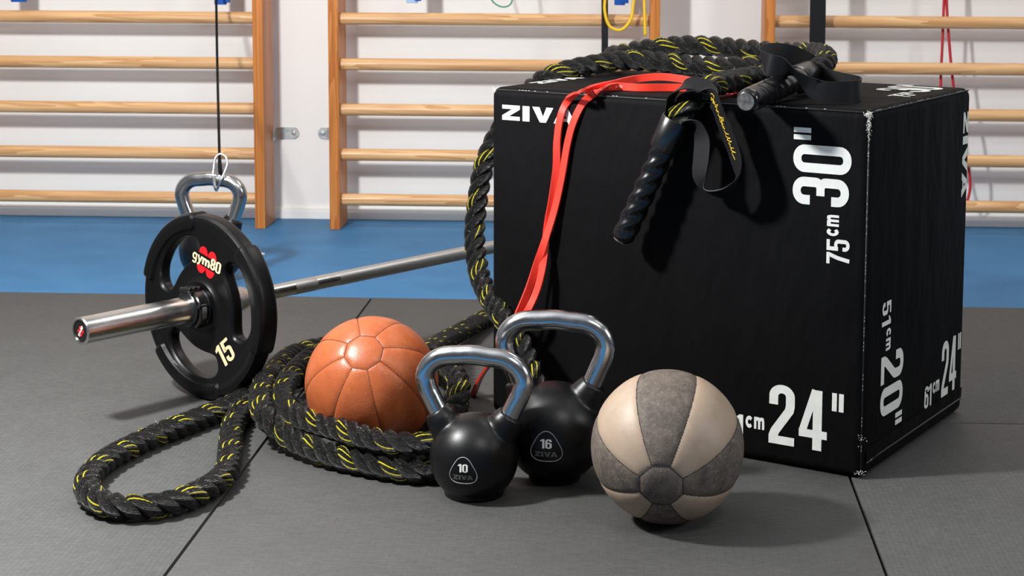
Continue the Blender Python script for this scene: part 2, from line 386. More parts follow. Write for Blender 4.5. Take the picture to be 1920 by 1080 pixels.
    if ch == 'g': return strip(arc(.26, .34, .19, .24, 0, 360, 14)[:-1], .15, True)+strip([(.45, .62), (.45, -.04)]+arc(.26, -.06, .19, .16, 0, -150, 7), .15), .56
    if ch == 'y': return strip([(.05, .62), (.25, .1)], .16)+strip([(.47, .62), (.20, -.12), (.04, -.2)], .16), .52
    return [], .3
def text2d(s, track=.06):
    out = []; x = 0
    for ch in s:
        g, adv = glyph(ch); out += [[p+np.array((x, 0)) for p in q] for q in g]; x += adv+track
    return out, x-track
def put_text(s, origin, right, up, height, width, normal, mat, parent, fn=None, lift=.0006, track=.06, name=None):
    """flat print, one mesh per character: lower left corner, reading direction, letter-up direction; fn maps (x, y) to a surface instead"""
    _, wd = text2d(s, track); kx = width/wd; x = 0
    for ch in s:
        g, adv = glyph(ch); mb = MB(); _put(mb, [[q+np.array((x, 0)) for q in pl] for pl in g], origin, right, up, height, kx, normal, lift, fn); x += adv+track
        nm = name or ('printed_digit' if ch.isdigit() else 'printed_inch_mark' if ch == '"' else 'printed_letter')
        mb.build(nm, mat, parent, smooth=0, weld=True)
def _put(mb, polys, origin, right, up, height, kx, normal, lift, fn, mi=0):
    if fn is None:
        o = V(origin); r_ = V(right); u_ = V(up); nn = V(normal)*lift
    for k, q in enumerate(polys):
        pts = [fn(p[0]*kx, p[1]*height) if fn else o+r_*(p[0]*kx)+u_*(p[1]*height)+nn*(1+(0 if len(polys) == 6 else .03)*k) for p in q]
        mb.add(pts, [tuple(range(len(pts)))], mi)

# ------------------------------------------------------------------ setting
WALL_Y = 5.295; POST_Y = 5.097; BASE_Y = 5.24
G = -.0079                                            # the mat grid runs a hair off the wall
gx = V((math.cos(G), math.sin(G), 0)); gy = V((-math.sin(G), math.cos(G), 0)); SEAM = V((-.6228, 4.1432, 0))
mb = MB()
a = SEAM-gx*3.4; b = SEAM+gx*5.2
mb.add([(-4.0, WALL_Y+.1, 0), a+V((0,0,0)), b, (4.5, WALL_Y+.1, 0)], [(0,1,2,3)])
mb.add([a, b, b+V((0,0,-.04)), a+V((0,0,-.04))], [(0,1,2,3)])
c0 = SEAM-gx*3.4-gy*2.0094; c1 = SEAM+gx*5.2-gy*2.0094
mb.add([(-4.0, -2.2, 0), (4.6, -2.2, 0), c1, c0], [(0,1,2,3)]); mb.add([c0, c1, c1+V((0,0,-.04)), c0+V((0,0,-.04))], [(0,1,2,3)])
struct(mb.build('floor', MAT['blue'], smooth=0))
mb = MB(); mb.add([(-4.0, -2.2, -.041), (4.6, -2.2, -.041), (4.6, 4.6, -.041), (-4.0, 4.6, -.041)], [(0,1,2,3)])
struct(mb.build('floor', MAT['sub'], smooth=0))
mb = MB(); mb.box((-4.0, WALL_Y, -.05), (4.5, WALL_Y+.1, 2.9)); struct(mb.build('wall_back', MAT['wall'], smooth=0))
mb = MB(); mb.box((-4.1, -2.2, -.05), (-4.0, WALL_Y+.1, 2.9)); struct(mb.build('wall_left', MAT['far'], smooth=0))
mb = MB(); mb.box((4.5, -2.2, -.05), (4.6, WALL_Y+.1, 2.9)); struct(mb.build('wall_right', MAT['far'], smooth=0))
mb = MB(); mb.box((-4.1, -2.3, -.05), (4.6, -2.2, 2.9)); struct(mb.build('wall_front', MAT['far'], smooth=0))
mb = MB(); mb.box((-4.1, -2.3, 2.9), (4.6, WALL_Y+.1, 3.0)); struct(mb.build('ceiling', MAT['ceil'], smooth=0))
mb = MB(); mb.box((-4.0, WALL_Y-.012, 0), (4.5, WALL_Y, .026)); mb.box((-4.0, WALL_Y-.008, .026), (4.5, WALL_Y, .036))
struct(mb.build('baseboard_back', MAT['wall'], smooth=0, bevel=.002))

def floor_mat(ix, iy, ly, material, label):
    mb = MB(); g = .0002
    mb.box((g, -ly+g, -.04), (1-g, -g, 0)); o = mb.build('floor_mat', material, bevel=.0006, seg=2, smooth=30)
    o.location = SEAM+gx*(ix*1.0047)-gy*(iy*1.0047); o.rotation_euler = (0, 0, G)
    tag(o, label, 'mat', 'grey floor mats')
floor_mat(0, 0, 1.0, MAT['mat_a'], 'grey woven-texture floor mat under the brown ball and the black box')
floor_mat(0, 1, 1.0, MAT['mat_a'], 'grey woven-texture floor mat nearest the camera, under the beige and grey ball')
floor_mat(1, 0, 1.0, MAT['mat_b'], 'grey floor mat right of the black box, bordering the blue floor')
floor_mat(1, 1, 1.0, MAT['mat_b'], 'grey floor mat at the right front, catching the box shadow')
floor_mat(-1, 0, 2.0, MAT['mat_b'], 'long grey floor mat under the barbell sleeve and the small rope loop')
mb = MB()                                                       # the matted floor goes on past both edges of the frame
for x0, x1 in ((-3.38, -1.0055), (2.0102, 5.18)):
    q = [SEAM+gx*x0-gy*2.0088, SEAM+gx*x1-gy*2.0088, SEAM+gx*x1-gy*.0006, SEAM+gx*x0-gy*.0006]; n0 = len(q)
    mb.add([v_+V((0,0,-.04)) for v_ in q]+q, [(3,2,1,0), (4,5,6,7), (0,1,5,4), (1,2,6,5), (2,3,7,6), (3,0,4,7)])
struct(mb.build('floor', MAT['mat_a'], smooth=0))

# ------------------------------------------------------------------ wall bars
R0, RS = .0865, .1362
RUNG_Y = 5.135
def wall_bars(xl, xr, label, x_left_bracket, x_right_bracket):
    """xl, xr: outer faces of the two uprights"""
    t = thing('wall_bars', label, 'wall bars', ((xl+xr)/2, POST_Y, 0), 0, 'wooden wall bars along the white wall')
    cx = (xl+xr)/2; PW = .031
    for x in (xl, xr-PW):
        mb = MB(); mb.box((x-cx, 0, 0), (x-cx+PW, BASE_Y-POST_Y, 2.35)); p = mb.build('post', MAT['post'], t, bevel=.003, seg=2)
    n = 16; L = xr-xl-2*PW+.02
    mb = MB(); R = []
    for x in (-L/2, L/2): R.append([V((x, .0165*math.cos(2*math.pi*j/20), .0182*math.sin(2*math.pi*j/20))) for j in range(20)])
    mb.rings(R); me = mb.mesh('rung'); me.materials.append(MAT['rung'])
    for i in range(n):
        o = link('rung', me, t, 50); o.location = (0, RUNG_Y-POST_Y, R0+RS*i)
    for side, on in ((-1, x_left_bracket), (1, x_right_bracket)):
        if not on: continue
        for z in (.268, 2.1):
            xo = (xl if side < 0 else xr)-cx; mb = MB(); y1 = WALL_Y-POST_Y
            mb.box((min(xo, xo+side*.003), y1-.085, z-.016), (max(xo, xo+side*.003), y1-.018, z+.016))      # leaf on the post
            pr = []                                                            # bent leaf reaching the wall, rounded end
            for (dx, dy) in ((0, -.022), (.012, -.010), (.024, -.004), (.05, -.004)):
                x = xo+side*dx; pr.append((x, y1+dy))
            outl = []
            for x, y in pr: outl.append([V((x, y, z-.018)), V((x, y, z+.018)), V((x, y+.0035, z+.018)), V((x, y+.0035, z-.018))])
            ex, ey = pr[-1]
            for k in range(1, 7):
                aa = math.pi/2*k/6; hh = .018*math.cos(aa)+.0004; x = ex+side*.018*math.sin(aa)
                outl.append([V((x, ey, z-hh)), V((x, ey, z+hh)), V((x, ey+.0035, z+hh)), V((x, ey+.0035, z-hh))])
            mb.rings(outl); br = mb.build('wall_bracket', MAT['galv'], t, smooth=30)
            mb = MB(); mb.lathe([(.0001, .005), (.005, .0045), (.007, .002), (.0075, 0), (.0075, -.001)], Matrix.Translation((ex+side*.002, ey, z)) @ Matrix.Rotation(math.pi/2, 4, 'X'), 16)
            mb.build('screw', MAT['silver'], br)
    return t
XA = (-1.1204, 5.0970, 0.3688)[0]
XA2 = XA+.031
W_ = (0.0872, 5.0970, 0.3798)[0]-(-0.8947, 5.0970, 0.3709)[0]
XB = (-0.8947, 5.0970, 0.3709)[0]; XB2 = (0.0872, 5.0970, 0.3798)[0]
XC = (0.3924, 5.0970, 0.6022)[0]
wall_bars(XA2-W_, XA2, 'pale wooden wall bars at the left, behind the barbell plate', False, True)
wall_bars(XB, XB2, 'pale wooden wall bars in the middle, between left post and box', True, True)
wall_bars(XC, XC+W_, 'pale wooden wall bars at the right, behind the black box', True, False)

# ------------------------------------------------------------------ things hanging on the wall bars
def blue_clip(x, z0, label, pale=False, w_=.042):
    t = thing('blue_clip', label, 'clip', (x, RUNG_Y, R0+RS*5), 0, 'blue clips on the wall bars')
    mb = MB(); prof = [(-.019*math.cos(a_), .021*math.sin(a_)) for a_ in np.linspace(-.5, math.pi*1.08, 18)]
    R = []
    for y, z in prof:
        d = V((0, y, z)).normalized(); R.append([V((-w_/2, y, z)), V((w_/2, y, z)), V((w_/2, y+d.y*.004, z+d.z*.004)), V((-w_/2, y+d.y*.004, z+d.z*.004))])
    mb.rings(R); mb.build('hook', MAT['bluep'], t)
    mb = MB(); zb = z0-(R0+RS*5); mb.box((-w_/2, -.030, zb), (w_/2, -.018, .012)); mb.build('tab', MAT['paleb' if pale else 'bluep'], t, bevel=.002)
    mb = MB(); mb.box((w_/2-.008, -.034, zb+.006), (w_/2+.010, -.016, .004)); mb.build('latch', MAT['bluep'], t, bevel=.002)
    return t
blue_clip((-1.8253, 5.1000, 0.6785)[0], (-1.8254, 5.1000, 0.6753)[2], 'blue plastic clip at the far left end of the top bar', w_=.046)
blue_clip((-1.2169, 5.1000, 0.6823)[0], (-1.2171, 5.1000, 0.6713)[2], 'blue plastic clip above the black cord of the hanging carabiner', w_=.036)
blue_clip((-0.6450, 5.1000, 0.6859)[0], (-0.6450, 5.1000, 0.6796)[2], 'pale and blue plastic clip left of the green tube', True, .034)
blue_clip((-0.0319, 5.1000, 0.6898)[0], (-0.0318, 5.1000, 0.6773)[2], 'blue plastic clip between the black strap and yellow tube', w_=.032)

def cord(name, pts, r, m, label, cat, sub=10, flat=1, closed=False):
    mb = MB(); mb.tube(catmull(pts, sub, closed), r, 10, closed, True); o = mb.build(name, m, smooth=180); return tag(o, label, cat)
cord('green_tube', [(-0.4225, 5.0800, 0.7692), (-0.4193, 5.0800, 0.7224), (-0.4005, 5.0800, 0.6836), (-0.3723, 5.0800, 0.6712), (-0.3519, 5.0800, 0.6792), (-0.3457, 5.0800, 0.7042), (-0.3552, 5.0800, 0.7695)], .0022, MAT['green'], 'thin green rubber tube looped over the bar above', 'exercise tube')
cord('yellow_tube', [(-0.0513, 5.0850, 0.7897), (-0.0694, 5.0750, 0.7247), (-0.0751, 5.0750, 0.6625), (-0.0591, 5.0750, 0.6158), (-0.0279, 5.0750, 0.6067), (-0.0001, 5.0750, 0.6349), (0.0088, 5.0750, 0.6863), (0.0205, 5.0750, 0.7562), (0.0325, 5.0900, 0.8025), (0.0393, 5.0950, 0.7558), (0.0399, 5.0900, 0.6937), (0.0441, 5.0900, 0.5876)], .0045, MAT['yellow'], 'yellow rubber tube in a loop with one free end hanging', 'exercise tube')
cord('red_cord', [(0.9287, 5.1900, 0.7897), (0.9250, 5.1800, 0.6957), (0.9240, 5.1800, 0.5695), (0.9229, 5.1800, 0.4426), (0.9370, 5.1800, 0.2832), (0.9733, 5.1800, 0.1230), (1.0020, 5.1900, 0.0733), (1.0181, 5.1900, 0.1139), (1.0201, 5.1900, 0.1542), (1.0065, 5.1900, 0.2346), (0.9627, 5.1800, 0.4271), (0.9423, 5.1800, 0.5855), (0.9328, 5.1800, 0.6958), (0.9349, 5.1900, 0.7898)], .0042, MAT['redc'], 'dark red cord hanging in a long loop behind the right wall bars', 'exercise tube')
def strap(px_, wd, ytop, label, pts):
    mb = MB(); P = catmull(pts, 8); mb.ribbon(P, [(1, 0, 0)]*len(P), wd, .0025); o = mb.build('black_strap', MAT['web'], smooth=30); return tag(o, label, 'strap', 'black straps on the wall bars')
strap(0, .0195, 0, 'narrow black strap hanging beside the yellow tube', [(-0.0782, 5.1000, 0.8173), (-0.0769, 5.0850, 0.7710), (-0.0752, 5.0800, 0.6622), (-0.0742, 5.0800, 0.5372), (-0.0731, 5.0900, 0.3790), (-0.0715, 5.0900, 0.1726)])
strap(0, .046, 0, 'wide black strap hanging behind the end of the rope on the box', [(0.5441, 5.1000, 0.8205), (0.5434, 5.0850, 0.7744), (0.5444, 5.0800, 0.6663), (0.5448, 5.0800, 0.5420), (0.5476, 5.0900, 0.3846), (0.5520, 5.0900, 0.1794)])

# ------------------------------------------------------------------ kettlebells
def make_kettlebell(name, label, rb, hb, htop, hw, tube_r, foot, badge, loc, rz, letters=True):
    """rb body radius, hb body height, htop total height, hw outer handle half width, foot half distance of the handle feet"""
    t = thing(name, label, 'kettlebell', loc, rz, 'black rubber kettlebells with steel handles')
    zc = hb-rb; zf = hb-.002
    # body: ball with flat base and two raised shoulders, fused by a fine remesh
    mb = MB(); base = math.sqrt(rb*rb-(zc-.009)**2)
    prof = [(.001, .0), (base*.97, 0), (base, .002), (base, .006)]
    a0 = math.asin((.009-zc)/rb)
    prof += [(rb*math.cos(a_)+1e-5, zc+rb*math.sin(a_)) for a_ in np.linspace(a0, math.pi/2, 40)]
    mb.lathe(prof, n=72)
    for s in (-1, 1):
        p0 = V((s*foot*.45, 0, zc+rb*.25)); p1 = V((s*(foot+.004), 0, zf+.004)); d = (p1-p0)
        mb.tube([p0, p0+d*.5, p0+d*.8, p0+d*.93, p1], [rb*.52, rb*.40, tube_r+.010, tube_r+.0065, tube_r+.0050], 32)
    me = baked(mb.mesh('body'), [('REMESH', dict(mode='VOXEL', voxel_size=.0022)), ('SMOOTH', dict(factor=.5, iterations=10))])
    me.materials.clear(); me.materials.append(MAT['rubber']); body = link('body', me, t, 180)
    # handle: bent steel tube
    zt = htop-tube_r; xt = hw-tube_r
    half = [(foot-.010, zf-.028), (foot-.002, zf-.004)]
    leg_top = (xt-.001, zt-.052)
    for k in range(1, 6):
        f = k/6; half.append((foot+(leg_top[0]-foot)*f, zf+(leg_top[1]-zf)*f))
    half += [(xt-.044+.0445*math.cos(a_), zt-.040+.0385*math.sin(a_)) for a_ in np.linspace(0, 1.45, 8)]+[(xt*.3, zt-.0005)]
    pts = [(-x, z) for x, z in half]+[(0, zt+.0015)]+[(x, z) for x, z in reversed(half)]
    P = catmull([(x, 0, z) for x, z in pts], 5)
    mb = MB(); mb.tube(P, tube_r, 28); mb.build('handle', MAT['chrome'], t, smooth=60)
    # badge on the front (-y)
    zb = zc-rb*.04
    def on(x, z, lift): 
        dz = zb+z-zc; q = max(1e-6, rb*rb-x*x-dz*dz); n_ = V((x, -math.sqrt(q), dz)).normalized(); return V((0, 0, zc))+n_*(rb+lift)
    s = rb/.07*.0205; out = []
    for k in range(72):
        a_ = 2*math.pi*k/72; rr = 1/(1+.118*math.cos(3*(a_-math.radians(30)))); out.append(np.array((rr*math.cos(a_), rr*math.sin(a_)-.06))*1.0)
    if badge:
        mb = MB(); mb.tube([on(x*s, z*s, .0003) for x, z in out], .0007, 6, True); bd = mb.build('badge_outline', MAT['grey'], t, smooth=180)
        put_text(badge, 0, 0, 0, s*.62, s*.76, fn=lambda x, y: on(x-s*.38, y-.04*s, .0009), normal=None, mat=MAT['white'], parent=t, name='badge_digit')
        wz = s*1.50
        put_text('ZIVA', 0, 0, 0, s*.36, wz, fn=lambda x, y: on(x-wz/2, y-.62*s, .0009), normal=None, mat=MAT['greyd'], parent=t, name='badge_letter')
    return t
make_kettlebell('kettlebell', 'smaller front kettlebell with a 10 badge, beside the brown ball', .0707, .1316, .2405, .0955, .0158, .057, '10', (-.2420, 2.6766, 0), -.16)
make_kettlebell('kettlebell', 'larger kettlebell with a 16 badge, between the ten and the beige ball', .0825, .162, .2805, .0995, .0165, .060, '16', (-.1170, 2.762, 0), -.13)
KX = (-1.0617, 4.3200, 0.1059)
make_kettlebell('kettlebell', 'kettlebell behind the weight plate, clipped to the hanging carabiner', .0825, .162, .2805, .095, .0180, .058, None, (KX[0], KX[1], 0), -.12)

# carabiner and cord above the back kettlebell
KD = 4.32
t = thing('carabiner', 'silver carabiner hooked round the handle of the kettlebell behind the plate', 'carabiner', (-1.0427, 4.3200, 0.2504))
o0 = V((-1.0427, 4.3200, 0.2504))
loopp = [(-1.0438, 4.2900, 0.2452), (-1.0488, 4.2900, 0.2683), (-1.0480, 4.3000, 0.2981), (-1.0460, 4.3100, 0.3186), (-1.0361, 4.3150, 0.3276), (-1.0226, 4.3150, 0.3223), (-1.0162, 4.3100, 0.3067), (-1.0210, 4.3000, 0.2848), (-1.0285, 4.2900, 0.2644), (-1.0380, 4.3000, 0.2452), (-1.0519, 4.3400, 0.2308)]
mb = MB(); mb.tube([V(p)-o0 for p in catmull(loopp, 8, True)], .0030, 10, True); mb.build('hook', MAT['silver'], t, smooth=180)
mb = MB(); mb.tube([V((-1.0464, 4.2860, 0.2757))-o0, V((-1.0436, 4.2840, 0.2543))-o0, V((-1.0410, 4.2840, 0.2461))-o0], .0040, 10); mb.build('gate', MAT['silver'], t, smooth=40)
c = thing('hanging_cord', 'thin black cord hanging from the blue clip to the carabiner', 'cord', (-1.0388, 4.3200, 0.3187)); o1 = V((-1.0388, 4.3200, 0.3187))
mb = MB(); P = [V(p)-o1 for p in catmull([(-1.2282, 5.1000, 0.7673), (-1.2082, 5.0200, 0.7197), (-1.1601, 4.8200, 0.5471), (-1.0772, 4.4800, 0.3892), (-1.0393, 4.3250, 0.3222)], 8)]
mb.tube(P, .0036, 8); mb.build('cord', MAT['blackc'], c, smooth=180)
mb = MB(); P = [V(p)-o1 for p in catmull([(-1.0375, 4.3180, 0.3286), (-1.0339, 4.3100, 0.3065), (-1.0305, 4.3050, 0.2800), (-1.0345, 4.3100, 0.2710), (-1.0387, 4.3180, 0.2958), (-1.0392, 4.3250, 0.3235)], 6)]
mb.tube(P, .0034, 8); mb.build('end_loop', MAT['blackc'], c, smooth=180)
# small white tag on the blue floor
mb = MB(); p = V((-1.0219, 4.6964, 0.0000)); mb.box((-.028, -.02, 0), (.004, .02, .004)); o = mb.build('paper_tag', MAT['whitep'], bevel=.0008); o.location = p; o.rotation_euler = (0, 0, .9)
tag(o, 'small white tag on the blue floor, peeking out behind the plate', 'tag')

# ------------------------------------------------------------------ barbell, plates, collar
BT = V((-.9742, 2.9880, .1805)); AX = V((.6054, .7959, 0)).normalized(); SIDE = AX.cross(V((0,0,1)))
BM = Matrix((SIDE, V((0,0,1)), -AX)).transposed()      # local x = right when looking at the plate face, y = up, z = towards the sleeve tip
BM4 = Matrix.Translation(BT) @ BM.to_4x4()
bar = thing('barbell', 'steel barbell lying through the black plate and running behind the box', 'barbell', BT)
bar.matrix_world = BM4
def sleeve(z0, d):
    S = lambda z: z0+d*z
    mb = MB(); mb.lathe([(.0205, S(-.006)), (.0205, S(0)), (.0235, S(0)), (.0250, S(-.002)), (.0250, S(-.335)), (.0250, S(-.36))], n=56); sl = mb.build('sleeve', MAT['brushed'], bar, smooth=30)
    mb = MB(); mb.lathe([(.0001, S(-.002)), (.0205, S(-.002)), (.0205, S(-.006))], n=40); mb.build('end_cap', MAT['clip'], sl, smooth=30)
    mb = MB(); mb.lathe([(.0250, S(-.325)), (.034, S(-.325)), (.036, S(-.328)), (.036, S(-.337)), (.033, S(-.342)), (.027, S(-.352)), (.022, S(-.375)), (.0142, S(-.385))], n=48); mb.build('flange', MAT['brushed'], sl, smooth=30)
    return sl
s1 = sleeve(0, 1); s2 = sleeve(-2.05, -1)
mb = MB(); mb.lathe([(.0140, -.37), (.0140, -1.68)], n=32); sh = mb.build('shaft', MAT['brushed'], bar, smooth=30)
for a_, b_ in ((-.50, -.56), (-.62, -1.43), (-1.49, -1.55)):
    mb = MB(); mb.lathe([(.0138, a_), (.0143, a_-.002), (.0143, b_+.002), (.0138, b_)], n=32, cap=False); mb.build('knurling', MAT['knurl'], sh, smooth=30)
# logo on the end cap
def lobes(mb, cx, cy, R_, ang, gap, z, mi=0):
    """four red half-round petals split by a text band"""
    ca, sa = math.cos(ang), math.sin(ang)
    for sx in (-1, 1):
        for sy in (-1, 1):
            q = [(0, 0)]
            pts = [(R_*.52*math.cos(u_), R_*.62*math.sin(u_)) for u_ in np.linspace(0, math.pi, 12)]
            poly = [(sx*R_*.54+x, sy*(gap+y)) for x, y in pts]
            mb.add([V((cx+x*ca-y*sa, cy+x*sa+y*ca, z)) for x, y in poly], [tuple(range(len(poly)))], mi)
mb = MB(); lobes(mb, 0, 0, .0075, .9, .0032, -.0014); mb.build('end_cap_logo', MAT['logo'], s1, smooth=0)
hh = .0062; ww = .022
def fn(x, y, ca=math.cos(.9), sa=math.sin(.9)): x -= ww/2; y -= hh*.35; return V((x*ca-y*sa, x*sa+y*ca, -.0010))
mb = MB(); _, wd = text2d('gym80'); _put(mb, text2d('gym80')[0], 0, 0, 0, hh, ww/wd, None, 0, fn); stuff(mb.build('end_cap_lettering', MAT['white'], s1, smooth=0))

def make_plate_mesh():
    R_ = .1800; n = 240; th = .0225
    def smoothstep(a_, b_, x): x = min(1, max(0, (x-a_)/(b_-a_))); return x*x*(3-2*x)
    def lobe(a_):   # 1 on the three raised grip sectors
        d = (math.degrees(a_)-12+360) % 120; return smoothstep(14, 16, d)*(1-smoothstep(104, 106, d)) if False else 1-(smoothstep(34, 36, d)*(1-smoothstep(84, 86, d)))
    def section(a_):
        L = lobe(a_); Ro = R_-.0060*L if False else R_-.0045*(1-L); ri = .147+.006*(1-L); zr = th-.0035*(1-L)
        half = [(.0262, .0205), (.048, .0205), (.052, .0165), (.060, .0140), (ri-.006, .0140), (ri, .0150), (ri+.004, zr-.001), (ri+.008, zr), (Ro-.010, zr), (Ro-.005, zr-.0015), (Ro-.0015, zr-.006), (Ro, zr-.011)]
        return half+[(Ro-.0006, .0008), (Ro-.0006, -.0008)]+[(r, -z) for r, z in reversed(half)]
    mb = MB(); R = []
    for j in range(n):
        a_ = 2*math.pi*j/n; R.append([V((r*math.cos(a_), r*math.sin(a_), z)) for r, z in section(a_)])
    mb.rings(R, closed=True)
    me = mb.mesh('disc')
    bm = bmesh.new(); bm.from_mesh(me); bmesh.ops.recalc_face_normals(bm, faces=bm.faces[:]); bm.to_mesh(me); bm.free()
    # grip holes: flared cutters
    cut = MB()
    for hA in (12, 132, 252):
        rings = []
        for z in [-.03, -.0235]+list(np.linspace(-.0165, .0165, 13))+[.0235, .03]:
            az = abs(z); fl = 0
            if az > .006: q = min(1, (az-.006)/.0085); fl = .0085*(1-math.sqrt(max(0, 1-q*q)))
            ring = []
            for k in range(56):
                u_ = 2*math.pi*k/56; c_, s_ = math.cos(u_), math.sin(u_); e = .72
                px_ = abs(c_)**e*math.copysign(1, c_); py_ = abs(s_)**e*math.copysign(1, s_)
                inner = .086+.010*abs(py_)                                    # flatter inner side
                r = .1145+px_*(.0265+fl); aa = math.radians(hA)+py_*(math.radians(38)*(1-.10*px_)+fl/.115)
                ring.append(V((r*math.cos(aa), r*math.sin(aa), z)))
            rings.append(ring)
        cut.rings(rings)
    cm = cut.mesh('cut'); bm = bmesh.new(); bm.from_mesh(cm); bmesh.ops.recalc_face_normals(bm, faces=bm.faces[:]); bm.to_mesh(cm); bm.free()
    co = bpy.data.objects.new('cutter', cm); COL.objects.link(co)
    r = baked(me, [('BOOLEAN', dict(operation='DIFFERENCE', object=co, solver='EXACT'))]); bpy.data.objects.remove(co)
    r.materials.clear(); r.materials.append(MAT['rubber2']); return r
PM = make_plate_mesh()
def weight_plate(dist, label, marks):
    t = thing('weight_plate', label, 'weight plate', (0,0,0), 0, 'black rubber weight plates on the barbell'); t.matrix_world = BM4 @ Matrix.Translation((0, 0, -dist))
    link('disc', PM, t, 28)
    mb = MB(); mb.lathe([(.0252, .0212), (.0300, .0212), (.0312, .0204), (.0312, -.0204), (.0300, -.0212), (.0252, -.0212), (.0252, .0212)], n=48, cap=False); mb.build('hub_ring', MAT['brushed'], t, smooth=30)
    if not marks: return
    z = .0148
    mb = MB(); A = math.radians(79); cx, cy = .089*math.cos(A), .089*math.sin(A); rot = -.27
    lobes(mb, cx, cy, .0245, rot, .0115, z); mb.build('plate_logo', MAT['logo'], t, smooth=0)
    hh = .0225; ww = .084
    def fn(x, y, ca=math.cos(rot), sa=math.sin(rot)): x -= ww/2; y -= hh*.36; return V((cx+x*ca-y*sa, cy+x*sa+y*ca, z+.0004))
    put_text('gym80', 0, 0, 0, hh, ww, None, MAT['cream'], t, fn=fn, track=.03, name='plate_letter')
    A = math.radians(-50); cx2, cy2 = .103*math.cos(A), .103*math.sin(A); rot2 = .66; h2 = .043; w2 = .047
    def fn2(x, y, ca=math.cos(rot2), sa=math.sin(rot2)): x -= w2/2; y -= h2/2; return V((cx2+x*ca-y*sa, cy2+x*sa+y*ca, z))
    put_text('15', 0, 0, 0, h2, w2, None, MAT['cream'], t, fn=fn2, track=.08, name='plate_digit')
weight_plate(.2875, 'black rubber weight plate marked gym80 and 15, nearest end of the barbell', True)
weight_plate(1.775, 'black rubber weight plate on the far barbell end, hidden behind the box', False)
# lock-jaw collar
t = thing('barbell_collar', 'black plastic lock collar clamped on the sleeve against the plate', 'collar'); t.matrix_world = BM4 @ Matrix.Translation((0, 0, -.248))
mb = MB(); mb.lathe([(.0252, .013), (.031, .013), (.0325, .0115), (.0325, -.0115), (.031, -.013), (.0252, -.013), (.0252, .013)], n=40, cap=False)
mb.lathe([(.0252, -.013), (.0375, -.013), (.0385, -.0145), (.0385, -.0180), (.0252, -.0180), (.0252, -.013)], n=40, cap=False); mb.build('ring', MAT['clip'], t, smooth=30)
mb = MB()
for zz in (-.012, .000, .011): 
    mb.tube([V((-.016, .037, zz)), V((.014, .0385, zz))], .0050, 12)
mb.box((-.018, .030, -.014), (.016, .037, .013)); mb.build('hinge', MAT['clip'], t, bevel=.0015)
mb = MB(); P = [V((.038*math.cos(a_), .038*math.sin(a_), 0)) for a_ in np.linspace(1.05, -1.0, 14)]
mb.ribbon(P, [(0,0,1)]*len(P), .018, .006); mb.tube([V((.036, .010, -.010)), V((.036, .010, .012))], .0045, 10); mb.build('lever', MAT['clip'], t, smooth=40)
mb = MB(); P = [V((.0405*math.cos(a_), .0405*math.sin(a_), .001)) for a_ in np.linspace(.35, -.35, 8)]
mb.ribbon(P, [(0,0,1)]*len(P), .010, .002); mb.build('lever_pad', MAT['greyd'], t, smooth=40)

# ------------------------------------------------------------------ plyo box
BXC = V((.3860, 2.7783, 0)); A_ = .5133; EL = V((-math.cos(A_), math.sin(A_), 0)); ER = V((math.sin(A_), math.cos(A_), 0))
BW, BD, BH = .7344, .4940, .6103
box = thing('plyo_box', 'large black padded jump box printed with white ZIVA and size numbers', 'plyo box', BXC)
# local frame: x = along -EL (right), y = ER; origin at the near vertical edge
box.matrix_world = Matrix.Translation(BXC) @ Matrix((-EL, ER, V((0,0,1)))).transposed().to_4x4()
mb = MB(); mb.box((-BW, 0, .002), (0, BD, BH))
me = mb.mesh('cover'); bm = bmesh.new(); bm.from_mesh(me)
bmesh.ops.bevel(bm, geom=bm.edges[:], offset=.016, segments=5, profile=.5, affect='EDGES'); bmesh.ops.recalc_face_normals(bm, faces=bm.faces[:])
bm.to_mesh(me); bm.free(); me.materials.append(MAT['fabric']); link('cover', me, box, 60)
k = .0045
def seam(name, pts, r=.0016): mb = MB(); mb.tube(pts, r, 6); return mb.build(name, MAT['seam'], box, smooth=180)
seam('top_seam', [(-BW+.012, .003, BH-.0045), (-.012, .003, BH-.0045)])
seam('top_seam', [(-.003, .012, BH-.0045), (-.003, BD-.012, BH-.0045)])
seam('corner_seam', [(-.0047, .0047, .02), (-.0047, .0047, BH-.012)])
# zip flap round the foot of the right-hand side
mb = MB(); mb.ribbon([(.0008, .012, .038), (.0018, .05, .041), (.0018, BD-.03, .042), (.0006, BD-.012, .040)], [(0,0,1)]*4, .018, .0028); mb.build('zip_flap', MAT['fabric'], box, smooth=40)
mb = MB(); mb.tube([(.0012, .014, .026), (.0018, .06, .029), (.0018, BD-.03, .030), (.0004, BD-.014, .028)], .0022, 8); mb.build('zip', MAT['clip'], box, smooth=180)
# stitches as short dashes
mb = MB()
for i in range(int((BH-.04)/.006)):
    if rng.random() < .4:
        z = .03+i*.006; mb.tube([(-.0042, .0030, z), (-.0040, .0028, z+.0035)], .0003, 3)
for i in range(70):
    if rng.random() < .4: mb.tube([(-.0022, .02+i*.0065, BH-.0026), (-.0022, .0238+i*.0065, BH-.0026)], .0003, 3)
for i in range(108):
    if rng.random() < .18: mb.tube([(-.02-i*.0065, .0022, BH-.0028), (-.0238-i*.0065, .0022, BH-.0028)], .0003, 3)
stuff(mb.build('stitching', MAT['fray'], box, smooth=0))
mb = MB()
def fray(c, n, sp, ln):
    for _ in range(n):
        p = V(c)+V((rng.normal(0, sp[0]), rng.normal(0, sp[1]), rng.normal(0, sp[2]))); d = V(rng.normal(0, 1, 3)).normalized()*ln*.6*rng.uniform(.4, 1)
        mb.tube([p-d/2, p+d*.1+V((0, -.0006, .0004)), p+d/2], .00028, 3)
